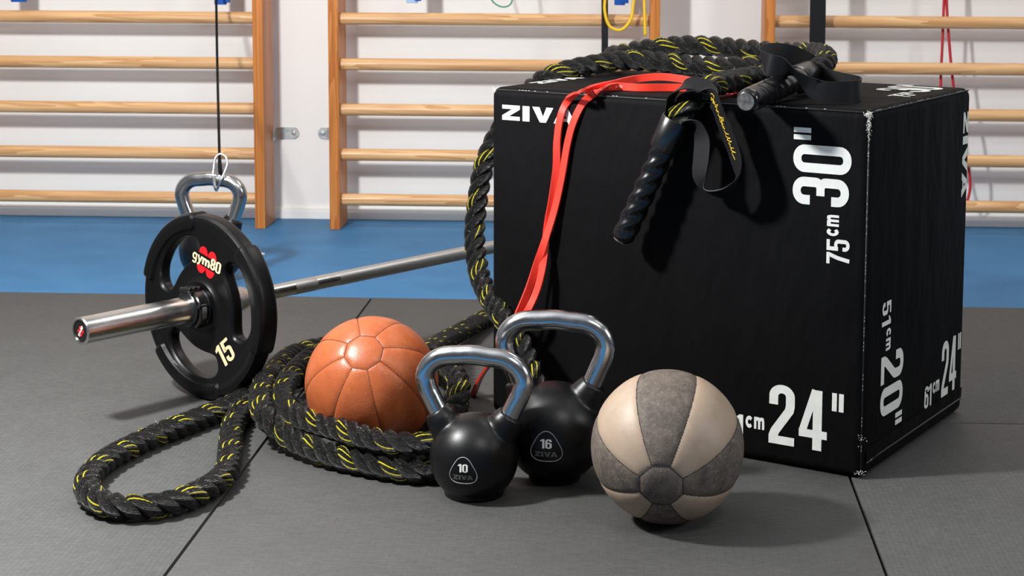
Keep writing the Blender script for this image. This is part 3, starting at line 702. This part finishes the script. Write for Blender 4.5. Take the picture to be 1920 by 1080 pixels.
fray((-.006, .0035, BH-.0075), 110, (.0035, .0016, .002), .009); fray((-.0040, .0025, BH-.022), 110, (.0016, .001, .010), .007); fray((-.0035, .0022, BH-.055), 18, (.0012, .001, .016), .005)
fray((-BW+.006, .004, BH-.006), 40, (.0025, .0015, .003), .007); fray((-.008, .004, .012), 40, (.005, .0015, .003), .007); fray((-.006, .002, .068), 18, (.005, .001, .004), .005)
stuff(mb.build('frayed_corners', MAT['fray'], box, smooth=0))
NF = (0,-1,0); NR = (1,0,0); NT_ = (0,0,1)
def printed(s, o, r, u, h, w, n):
    put_text(s, o, r, u, h, w, n, MAT['prnt'], box, lift=.0007, track=.10)
printed('ZIVA', (-.708, 0, .552), (1,0,0), (0,0,1), .0275, .156, NF)
printed('30"', (-.031, 0, .449), (0,0,1), (-1,0,0), .102, .130, NF)
printed('75', (-.031, 0, .355), (0,0,1), (-1,0,0), .040, .041, NF); printed('cm', (-.0505, 0, .401), (0,0,1), (-1,0,0), .0335, .035, NF)
printed('24"', (-.168, 0, .038), (1,0,0), (0,0,1), .102, .137, NF)
printed('61', (-.256, 0, .038), (1,0,0), (0,0,1), .040, .041, NF); printed('cm', (-.211, 0, .0575), (1,0,0), (0,0,1), .0335, .035, NF)
printed('51', (0, .070, .283), (0,0,-1), (0,1,0), .040, .041, NR); printed('cm', (0, .0905, .236), (0,0,-1), (0,1,0), .0335, .038, NR)
printed('20"', (0, .070, .191), (0,0,-1), (0,1,0), .104, .136, NR)
printed('61', (0, .284, .053), (0,1,0), (0,0,1), .040, .038, NR); printed('cm', (0, .327, .0715), (0,1,0), (0,0,1), .0335, .035, NR)
printed('24"', (0, .3715, .054), (0,1,0), (0,0,1), .102, .1055, NR)
printed('ZIVA', (0, .4505, .568), (0,0,-1), (0,1,0), .0275, .157, NR)
printed('30"', (-.031, .340, BH), (0,1,0), (-1,0,0), .102, .138, NT_)
printed('75', (-.029, .246, BH), (0,1,0), (-1,0,0), .040, .041, NT_); printed('cm', (-.0485, .291, BH), (0,1,0), (-1,0,0), .0335, .035, NT_)
printed('ZIVA', (-.690, .105, BH), (0,1,0), (-1,0,0), .030, .157, NT_)

# ------------------------------------------------------------------ medicine balls
def make_ball(name, label, c, R_, pole, upv, cap_deg, mats, thread):
    t = thing(name, label, 'medicine ball', (c[0], c[1], c[2]-R_))
    pole = V(pole).normalized(); X = V(upv); X = (X-pole*X.dot(pole)).normalized(); Y = pole.cross(X)
    def S(th, ph, r): return V((0, 0, R_))+(pole*math.cos(th)+(X*math.cos(ph)+Y*math.sin(ph))*math.sin(th))*r
    th0 = math.radians(cap_deg); half = math.radians(22.5)
    def edge(ph): return math.atan(math.tan(th0)*math.cos(half)/math.cos(ph))       # straight-sided octagon
    gap = .0003/R_; puff = .0020
    def drop(d): return puff*math.exp(-d/.0042)
    nu, nv = 14, 44
    sph = MB(); sph.sphere((0, 0, R_), R_-.0016, 28); sph.build('seam_lining', thread, t, smooth=180)
    for g in range(8):
        mb = MB(); vs = []; pc = g*math.pi/4
        for j in range(nv+1):
            f = j/nv; f = .5-.5*math.cos(math.pi*f)*(1-.0) if True else f
            for i in range(nu+1):
                q = 2*i/nu-1; q = math.sin(q*math.pi/2)*.6+q*.4
                ph0 = q*half; e0 = edge(ph0)+gap; th = e0+(math.pi-2*e0)*f
                ph = ph0-math.copysign(min(abs(q), 1), q)*gap/math.sin(th)*abs(q)
                de = R_*math.sin(th)*math.sin(max(0, half-abs(ph))); dc = R_*min(th-e0, math.pi-e0-th)+.0001
                vs.append(S(th, pc+ph, R_-drop(max(0, min(de, dc)))))
        fs = [(j*(nu+1)+i, j*(nu+1)+i+1, (j+1)*(nu+1)+i+1, (j+1)*(nu+1)+i) for j in range(nv) for i in range(nu)]
        mb.add(vs, fs); mb.build('panel', mats[g % len(mats)], t, smooth=180)
    for end in (0, 1):
        mb = MB(); rings = 9; n = 64; vs = [S(0 if not end else math.pi, 0, R_)]
        for k in range(1, rings+1):
            for j in range(n):
                ph = 2*math.pi*j/n; rel = (ph+half) % (2*half)-half; e = edge(rel)-gap; q = math.sin(k/rings*math.pi/2); th = e*q
                vs.append(S(th if not end else math.pi-th, ph, R_-drop(max(0, R_*(e-th)*.95))))
        fs = [(0, 1+j, 1+(j+1) % n) for j in range(n)]
        for k in range(rings-1):
            for j in range(n): a_ = 1+k*n; fs.append((a_+j, a_+n+j, a_+n+(j+1) % n, a_+(j+1) % n))
        mb.add(vs, fs); mb.build('end_panel', mats[0] if len(mats) > 1 else mats[0], t, smooth=180)
    # stitches beside the seams
    mb = MB()
    for g in range(8):
        ph = g*math.pi/4+half; e = edge(half)
        n = int((math.pi-2*e)*R_/.0048)
        for k in range(n):
            th = e+(math.pi-2*e)*(k+.25)/n; th2 = e+(math.pi-2*e)*(k+.75)/n; o_ = .0006/R_/math.sin(th)
            mb.tube([S(th, ph-o_, R_-.0017), S((th+th2)/2, ph, R_-.0012), S(th2, ph+o_, R_-.0017)], .00042, 4, cap=False)
        for k in range(7):
            for end in (0, 1):
                f0 = -half+2*half*(k+.2)/7; f1 = -half+2*half*(k+.8)/7; e0, e1 = edge(f0), edge(f1)
                if end: e0, e1 = math.pi-e0, math.pi-e1
                mb.tube([S(e0, g*math.pi/4+f0, R_-.0013), S(e1, g*math.pi/4+f1, R_-.0013)], .00042, 4, cap=False)
    stuff(mb.build('stitching', thread, t, smooth=0))
    return t
CAMV = V((0, 0, EYE))
def ball_dirs(c, R_, dx, dy):
    v_ = (CAMV-V(c)).normalized(); up = (V((0,0,1))-v_*v_.z).normalized(); rt = up.cross(v_)
    return v_*math.sqrt(1-dx*dx-dy*dy)+rt*dx+up*dy, up, rt
c = V((.0620, 2.5690, .1160)); p, up, rt = ball_dirs(c, .116, -.075, -.515)
make_ball('medicine_ball', 'beige leather medicine ball with grey brown suede panels, in front of the box', c, .1160, p, up+rt*.02, 17.4, [MAT['suede'], MAT['beige']], MAT['thread_d'])
c = V((-0.4409, 2.9137, 0.1150)); p, up, rt = ball_dirs(c, .1150, -.12, .47)
make_ball('medicine_ball', 'brown leather medicine ball resting inside the rope coil', c, .1150, p, up-rt*.62, 17.2, [MAT['tan']], MAT['thread_t'])

# ------------------------------------------------------------------ resistance band
def band_strand(pts, wds, mbx, sub=8):
    P = catmull(pts, sub); Wd = catmull(wds, sub); mbx.ribbon(P, Wd, .013, .0042)
t = thing('resistance_band', 'red flat loop resistance band draped over the front left of the box', 'resistance band', (-0.2962, 3.2892, 0.0000)); o0 = t.location.copy()
FT = -EL; ZU = V((0,0,1))
bp = [((0.1958, 3.0171, 0.6175), ZU), ((0.1405, 3.0635, 0.6175), ZU), ((0.0769, 3.0785, 0.6175), ZU), ((0.0181, 3.0729, 0.6175), ZU), ((-0.0247, 3.0902, 0.6175), ZU+FT*.25), ((-0.0548, 3.0201, 0.6160), ZU*.5+FT), ((-0.0794, 3.0383, 0.5953), FT), ((-0.0972, 3.0449, 0.5613), FT), ((-0.1076, 3.0496, 0.5255), FT),
      ((-0.1188, 3.0548, 0.4598), FT), ((-0.1311, 3.0594, 0.4013), FT), ((-0.1452, 3.0593, 0.3529), FT), ((-0.1593, 3.0581, 0.3122), FT*.8+ER*.6), ((-0.1774, 3.0591, 0.2554), FT*.6+ER*.8), ((-0.1984, 3.0595, 0.2042), FT*.6+ER*.8), ((-0.2254, 3.1000, 0.1451), FT*.5+ER*.8), ((-0.2631, 3.1900, 0.0757), ER-FT*.2), ((-0.2827, 3.2300, 0.0402), ER-FT*.2), ((-0.2958, 3.2500, 0.0074), ER-FT*.2),
      ((-0.2945, 3.2580, 0.0021), ER-FT*.2), ((-0.2820, 3.2450, 0.0352), ER-FT*.2), ((-0.2613, 3.2050, 0.0740), ER-FT*.1), ((-0.2146, 3.0850, 0.1508), FT*.7+ER*.5), ((-0.1833, 3.0487, 0.2079), FT), ((-0.1653, 3.0500, 0.2458), FT), ((-0.1551, 3.0534, 0.2812), FT), ((-0.1500, 3.0620, 0.3232), FT*.9+ER*.5), ((-0.1449, 3.0712, 0.3702), FT*.7+ER*.7), ((-0.1362, 3.0646, 0.4197), FT*.7+ER*.7),
      ((-0.1295, 3.0597, 0.4763), FT*.8+ER*.5), ((-0.1278, 3.0587, 0.5261), FT), ((-0.1214, 3.0574, 0.5683), FT), ((-0.1100, 3.0544, 0.5934), FT), ((-0.0878, 3.0021, 0.6155), FT+ZU*.4), ((-0.0594, 3.0656, 0.6175), ZU+FT*.3), ((-0.0277, 3.1046, 0.6210), ZU), ((0.0106, 3.1396, 0.6270), ZU), ((0.0570, 3.1428, 0.6310), ZU), ((0.1028, 3.1259, 0.6270), ZU), ((0.1511, 3.0902, 0.6190), ZU), ((0.1927, 3.0270, 0.6175), ZU)]
P = catmull([p for p, _ in bp], 6); Wd = catmull([tuple(wd_) for _, wd_ in bp], 6)
mb = MB(); mb.ribbon([V(p)-o0 for p in P], Wd, .0130, .0042); mb.build('band_loop', MAT['red'], t, smooth=50)
# pale printing on the stretch that lies on the box
mb = MB()
for i in range(22, 31):
    a, b = V(P[i])-o0, V(P[i+1])-o0; d = (b-a); tt = d.normalized(); wv = V(Wd[i]); wv = (wv-tt*wv.dot(tt)).normalized(); nn = tt.cross(wv)
    if nn.y > 0: nn = -nn
    for k in range(3):
        if rng.random() < .8:
            q = a+d*(.12+.3*k)+nn*.0024; e = d*.17; h = wv*.0022; mb.add([q-h, q+e-h, q+e+h, q+h], [(0,1,2,3)])
mb.build('band_printing', MAT['redp'], t, smooth=0)

# ------------------------------------------------------------------ battle rope
RR = .0208; SR = .0101; RC = .0111; LAY = .083
rope = thing('battle_rope', 'thick black battle rope flecked with yellow, draped over the box and coiled on the floor', 'battle rope', (-.6, 2.9, 0)); ro = rope.location.copy()
NF_ = V((-math.sin(A_), -math.cos(A_), 0))
path = [(0.0788, 2.9147, 0.5771), (0.0900, 2.9061, 0.5944), (0.1044, 2.9150, 0.6117), (0.1234, 2.9250, 0.6262), (0.1498, 2.9700, 0.6334), (0.1898, 3.0300, 0.6359), (0.2345, 3.0700, 0.6385), (0.2784, 3.0900, 0.6429),
 (0.3105, 3.1600, 0.6472), (0.3133, 3.2400, 0.6479), (0.2839, 3.3000, 0.6421), (0.2434, 3.3250, 0.6388), (0.1932, 3.3350, 0.6346), (0.1535, 3.3600, 0.6333), (0.0721, 3.4150, 0.6369), (-0.0120, 3.4300, 0.6393), (-0.0851, 3.4000, 0.6294), (-0.1365, 3.3750, 0.6184), (-0.1695, 3.3700, 0.6039),
 (-0.2057, 3.4000, 0.5694), (-0.2531, 3.4000, 0.5054), (-0.2844, 3.3700, 0.4346), (-0.2954, 3.3400, 0.3650), (-0.2971, 3.3000, 0.2982), (-0.2825, 3.2400, 0.2422), (-0.2547, 3.1600, 0.2112), (-0.2240, 3.0800, 0.1934), (-0.1964, 3.0300, 0.1721), (-0.1783, 3.0000, 0.1409), (-0.1639, 2.9650, 0.1089),
 (-0.1524, 2.9635, 0.0520), (-0.1626, 2.9462, 0.0300), (-0.1972, 2.9745, 0.0240), (-0.2340, 2.9626, 0.0220), (-0.2644, 2.8347, 0.0220),
 (-0.2919, 2.7536, 0.0220), (-0.3232, 2.7206, 0.0220), (-0.3700, 2.7263, 0.0220), (-0.4235, 2.7515, 0.0220), (-0.4791, 2.7828, 0.0230), (-0.5333, 2.8206, 0.0260), (-0.5853, 2.8683, 0.0340), (-0.6195, 2.8875, 0.0560), (-0.6480, 2.9695, 0.0640), (-0.6691, 3.0998, 0.0600), (-0.6865, 3.2951, 0.0400), (-0.6853, 3.4721, 0.0240), (-0.6402, 3.5480, 0.0220), (-0.5466, 3.5634, 0.0220), (-0.4365, 3.4960, 0.0220), (-0.3586, 3.3362, 0.0240), (-0.3161, 3.1538, 0.0260), (-0.3049, 2.9668, 0.0340), (-0.3108, 2.8061, 0.0500),
 (-0.3244, 2.7322, 0.0620), (-0.3723, 2.7320, 0.0630), (-0.4243, 2.7587, 0.0630), (-0.4797, 2.8045, 0.0630), (-0.5291, 2.8493, 0.0620), (-0.5736, 2.8995, 0.0600), (-0.6109, 2.9830, 0.0580), (-0.6309, 3.1021, 0.0560), (-0.6310, 3.2159, 0.0580), (-0.6093, 3.3232, 0.0620), (-0.5524, 3.3903, 0.0660), (-0.4647, 3.3786, 0.0680), (-0.3748, 3.2483, 0.0800), (-0.3164, 3.0992, 0.0860), (-0.2990, 3.0223, 0.0720), (-0.3108, 2.9786, 0.0450), (-0.3489, 2.9390, 0.0240), (-0.3994, 2.8978, 0.0220), (-0.4753, 2.9382, 0.0220), (-0.5488, 3.0072, 0.0220), (-0.6105, 3.0770, 0.0220), (-0.6603, 3.1028, 0.0220),
 (-0.6930, 3.0755, 0.0220), (-0.6993, 3.0118, 0.0220), (-0.6870, 2.9124, 0.0220), (-0.6627, 2.7958, 0.0220), (-0.6456, 2.6959, 0.0220), (-0.6542, 2.6169, 0.0220), (-0.6845, 2.5484, 0.0220), (-0.7298, 2.5184, 0.0220), (-0.7779, 2.5205, 0.0220), (-0.8248, 2.5654, 0.0220), (-0.8540, 2.6343, 0.0220), (-0.8590, 2.7198, 0.0220), (-0.8409, 2.8153, 0.0220), (-0.8041, 2.9150, 0.0220), (-0.7613, 3.0080, 0.0220), (-0.7241, 3.0989, 0.0220), (-0.6988, 3.1751, 0.0220), (-0.6669, 3.2592, 0.0220), (-0.6231, 3.2759, 0.0300),
 (-0.5641, 3.2088, 0.0640), (-0.4886, 3.1843, 0.0900), (-0.4132, 3.1493, 0.1040), (-0.3842, 3.2411, 0.0900), (-0.3760, 3.4494, 0.0600), (-0.3568, 3.6792, 0.0300), (-0.3260, 3.8205, 0.0220), (-0.2869, 3.9455, 0.0220), (-0.2423, 4.0272, 0.0240), (-0.1961, 3.9861, 0.0500),
 (-.095, 3.70, .16), (-.085, 3.665, .34), (-.075, 3.64, .52), (-.055, 3.60, .605), (-.030, 3.555, .638),
 (-0.0339, 3.5100, 0.6430), (0.0091, 3.4750, 0.6543), (0.0514, 3.4550, 0.6624), (0.1146, 3.4450, 0.6689), (0.1768, 3.4250, 0.6675), (0.2273, 3.3950, 0.6646), (0.2763, 3.3600, 0.6622), (0.3217, 3.3000, 0.6657), (0.3485, 3.2400, 0.6681), (0.3554, 3.1600, 0.6660), (0.3394, 3.0900, 0.6567), (0.3161, 3.0450, 0.6479)]
P = catmull(path, 10); P = resample(P, .0045)
for _ in range(6): P[1:-1] = P[1:-1]*.5+(P[:-2]+P[2:])*.25
P = resample(P, .0045); NP = len(P); ARC = np.arange(NP)*.0045
T = np.gradient(P, axis=0); T /= np.linalg.norm(T, axis=1)[:, None]
N = np.zeros_like(P); n0 = np.array((0, 0, 1.)); n0 = n0-T[0]*(n0 @ T[0]); N[0] = n0/np.linalg.norm(n0)
for i in range(1, NP):
    q = N[i-1]-T[i]*(N[i-1] @ T[i]); N[i] = q/np.linalg.norm(q)
Bn = np.cross(T, N)
strand_surf = []
for s in range(3):
    ph = 2*math.pi*ARC/LAY+s*2*math.pi/3
    o_ = N*np.cos(ph)[:, None]+Bn*np.sin(ph)[:, None]; Cn = P+o_*RC
    t_ = np.gradient(Cn, axis=0); t_ /= np.linalg.norm(t_, axis=1)[:, None]
    b_ = np.cross(t_, o_); b_ /= np.linalg.norm(b_, axis=1)[:, None]
    ln = np.r_[0, np.cumsum(np.linalg.norm(np.diff(Cn, axis=0), axis=1))]
    K = 12; psi = 2*np.pi*np.arange(K)/K
    wob = 1+.03*np.sin(ARC*31+s)[:, None]
    vs = Cn[:, None, :]+SR*wob[:, :, None]*(np.cos(psi)[None, :, None]*o_[:, None, :]+np.sin(psi)[None, :, None]*b_[:, None, :])
    strand_surf.append((Cn, o_, b_))
    vs = (vs.reshape(-1, 3)-np.array(ro)); me = bpy.data.meshes.new('strand')
    i_, j_ = np.meshgrid(np.arange(NP-1), np.arange(K), indexing='ij'); j2 = (j_+1) % K
    fs = np.stack([i_*K+j_, i_*K+j2, (i_+1)*K+j2, (i_+1)*K+j_], -1).reshape(-1, 4)
    me.from_pydata(vs.tolist(), [], fs.tolist())
    uv = me.uv_layers.new(name='yarn')
    u0 = (j_/K).ravel(); u1 = ((j_+1)/K).ravel(); v0 = ln[i_].ravel(); v1 = ln[i_+1].ravel()
    U = np.stack([u0, v0, u1, v0, u1, v1, u0, v1], -1).reshape(-1)
    uv.data.foreach_set('uv', U.astype(np.float32)); me.materials.append(MAT['ropey' if s == 0 else 'ropeb']); me.update()
    o = link('strand', me, rope, 180)
    if s == 0: o['label'] = 'rope strand with yellow tracer yarns'
# loose fibres standing off the rope
mb = MB()
for _ in range(7000):
    i = rng.integers(5, NP-5); s = rng.integers(0, 3); a = rng.normal(0, 1.0); Cn, o_, b_ = strand_surf[s]
    nrm = o_[i]*math.cos(a)+b_[i]*math.sin(a); p = Cn[i]+nrm*SR*.97; d = nrm*rng.uniform(.1, .6)+T[i]*rng.choice((-1, 1))+rng.normal(0, .35, 3); d /= np.linalg.norm(d)
    L = rng.uniform(.004, .011); q = p+d*L; sd = np.cross(d, nrm); sd = sd/np.linalg.norm(sd)*.00018
    m_ = p+d*L*.5+nrm*L*.12
    mb.add([V(x)-ro for x in (p-sd, p+sd, m_+sd, q, m_-sd)], [(0,1,2,4), (4,2,3)])
stuff(mb.build('loose_fibres', MAT['fuzz'], rope, smooth=0))
# handles
def rope_handle(tip, neck, top, label, amp=.0014):
    tip, neck, top = V(tip)-ro, V(neck)-ro, V(top)-ro
    ax = (top-tip).normalized(); a = V((0,0,1)) if abs(ax.z) < .9 else V((1,0,0)); X = (a-ax*a.dot(ax)).normalized(); Y = ax.cross(X)
    L = (neck-tip).length+.012; mb = MB(); R = []
    for k in range(61):
        z = L*k/60; e = 1.0
        if k < 4: e = (.72, .90, .97, .995)[k]
        ring = []
        for j in range(36):
            a_ = 2*math.pi*j/36; r = .0202+amp*math.cos(3*a_-6*math.pi*z/.090)*min(1, k/8); r *= e
            ring.append(tip+ax*z+(X*math.cos(a_)+Y*math.sin(a_))*r)
        R.append(ring)
    mb.rings(R); h = mb.build('handle', MAT['shrink'], rope, smooth=180)
    h['label'] = label
    mb = MB(); q = Matrix((X, Y, ax)).transposed().to_4x4(); q.translation = tip
    mb.lathe([(.0145, -.0022), (.0125, -.0005), (.004, -.0003), (.0001, -.0006)], q, 28); mb.build('end_cap', MAT['endrub'], h, smooth=60)
    q = q.copy(); q.translation = neck; Lc = (top-neck).length
    mb = MB(); mb.lathe([(.0205, .004), (.0243, 0), (.0252, .0015), (.0252, Lc-.0015), (.0243, Lc), (.0225, Lc), (.0225, Lc-.012), (.0001, Lc-.013)], q, 44); mb.build('collar', MAT['collar'], h, smooth=40)
    return h
h = rope_handle((-0.0112, 2.9493, 0.3655), (0.0571, 2.9223, 0.5279), (0.0806, 2.9137, 0.5791), 'black twisted-grip handle hanging down the front of the box')
g = rope_handle((0.1863, 2.7750, 0.6234), (0.2833, 2.9900, 0.6392), (0.3143, 3.0450, 0.6469), 'black handle lying on top of the box, end facing the camera', .0006)
# strap of the hanging handle
OUT = -ER
sp = [((0.0758, 2.9324, 0.5633), OUT), ((0.0673, 2.9258, 0.5894), OUT+FT*.1), ((0.0721, 2.9162, 0.6176), OUT+FT*.1), ((0.0865, 2.8950, 0.6349), OUT-ZU*.35), ((0.1087, 2.8950, 0.6405), OUT-ZU*.6), ((0.1288, 2.8850, 0.6326), OUT*.8-ZU*.5+FT*.3), ((0.1412, 2.8611, 0.6110), OUT*.55+FT*.85-ZU*.1), ((0.1527, 2.8546, 0.5834), OUT*.5+FT*.9), ((0.1644, 2.8504, 0.5522), OUT*.5+FT*.9), ((0.1750, 2.8444, 0.5229), OUT*.55+FT*.85), ((0.1778, 2.8405, 0.4977), OUT*.75+FT*.6), ((0.1687, 2.8433, 0.4750), OUT-FT*.1), ((0.1492, 2.8520, 0.4610), OUT-FT*.2+ZU*.45), ((0.1286, 2.8660, 0.4650), OUT*.8+FT*.4+ZU*.2), ((0.1181, 2.8765, 0.4876), OUT*.4+FT*.9), ((0.1203, 2.8775, 0.5189), OUT*.3+FT*.95), ((0.1209, 2.8795, 0.5482), OUT*.3+FT*.95), ((0.1129, 2.8863, 0.5671), OUT*.5+FT*.85), ((0.1016, 2.8972, 0.5756), OUT*.9+FT*.4), ((0.0897, 2.9132, 0.5692), OUT)]
SP = catmull([p for p, _ in sp], 8); SW = catmull([tuple(x) for _, x in sp], 8)
mb = MB(); mb.ribbon([V(p)-ro for p in SP], SW, .0360, .0018); st = mb.build('strap', MAT['web'], h, smooth=50)
# handwritten yellow embroidery along the strap
cur = [(0,.55),(.02,.9),(.06,.95),(.08,.6),(.05,.1),(.01,-.1),(-.01,.1),(.05,.35),(.10,.5),(.13,.35),(.11,.2),(.095,.35),(.13,.5),(.16,.4),(.19,.95),(.20,.9),(.185,.2),(.20,.5),(.225,.5),(.23,.2),(.25,.25),(.26,.5),(.265,.2),(.28,.5),(.30,.45),(.31,.2),(.34,.3),
       (.43,.85),(.40,.95),(.365,.6),(.38,.2),(.42,.2),(.435,.5),(.41,.48),(.44,.3),(.47,.5),(.465,.2),(.49,.25),(.50,.5),(.51,.2),(.53,.5),(.55,.25),(.58,.3),(.62,.9),(.605,.3),(.63,.2),(.66,.5),(.68,.9),(.675,.2),(.70,.35),(.73,.95),(.735,.2),(.77,.45),(.78,.25),(.80,.3),(.83,.9),(.82,.2),(.85,.3),(.90,.95),(.88,.15),(.92,.2),(1.0,.4)]
i0, i1 = 44, 73
mb = MB(); cp = []
for x, y in catmull([(a_, b_*1.0, 0) for a_, b_ in cur], 4)[:, :2]:
    f = i0+(i1-i0)*min(max(x, 0), 1); i = int(f); fr = f-i; p = V(SP[i])*(1-fr)+V(SP[i+1])*fr; tt = (V(SP[i+1])-V(SP[i])).normalized()
    wv = V(SW[i])*(1-fr)+V(SW[i+1])*fr; wv = (wv-tt*wv.dot(tt)).normalized(); nn = tt.cross(wv)
    if nn.dot(CAMV-p) < 0: nn = -nn
    side = wv if wv.cross(tt).dot(nn) < 0 else -wv
    cp.append(p-ro+nn*.0014+side*((y-.40)*.015))
mb.tube(cp, .00055, 5); mb.build('embroidered_signature', MAT['gold'], h, smooth=180)
# strap of the lying handle
sp = [((0.3263, 3.0700, 0.6440), ZU+FT*.2), ((0.3196, 3.0900, 0.6585), ZU), ((0.3005, 3.0800, 0.6704), ZU), ((0.2732, 3.0500, 0.6799), ZU), ((0.2477, 3.0000, 0.6851), ZU), ((0.2287, 2.9550, 0.6845), ZU-FT*.25), ((0.2224, 2.9300, 0.6790), ZU-FT*.3), ((0.2313, 2.9050, 0.6729), ZU-FT*.2), ((0.2531, 2.9000, 0.6681), ZU*.8+OUT*.3), ((0.2723, 2.8950, 0.6615), ZU*.5+OUT*.75), ((0.2915, 2.8900, 0.6460), ZU*.7+OUT*.6+FT*.3), ((0.3062, 2.8850, 0.6341), ZU+FT*.2), ((0.3269, 2.8800, 0.6295), ZU), ((0.3541, 2.8800, 0.6297), ZU), ((0.3747, 2.8900, 0.6307), ZU), ((0.3874, 2.9200, 0.6308), ZU), ((0.3892, 2.9550, 0.6322), ZU), ((0.3740, 2.9850, 0.6339), ZU), ((0.3506, 3.0200, 0.6372), ZU), ((0.3330, 3.0450, 0.6424), ZU)]
SP2 = catmull([p for p, _ in sp], 8); SW2 = catmull([tuple(x) for _, x in sp], 8)
mb = MB(); mb.ribbon([V(p)-ro for p in SP2], SW2, .0360, .0018); mb.build('strap', MAT['web'], g, smooth=50)
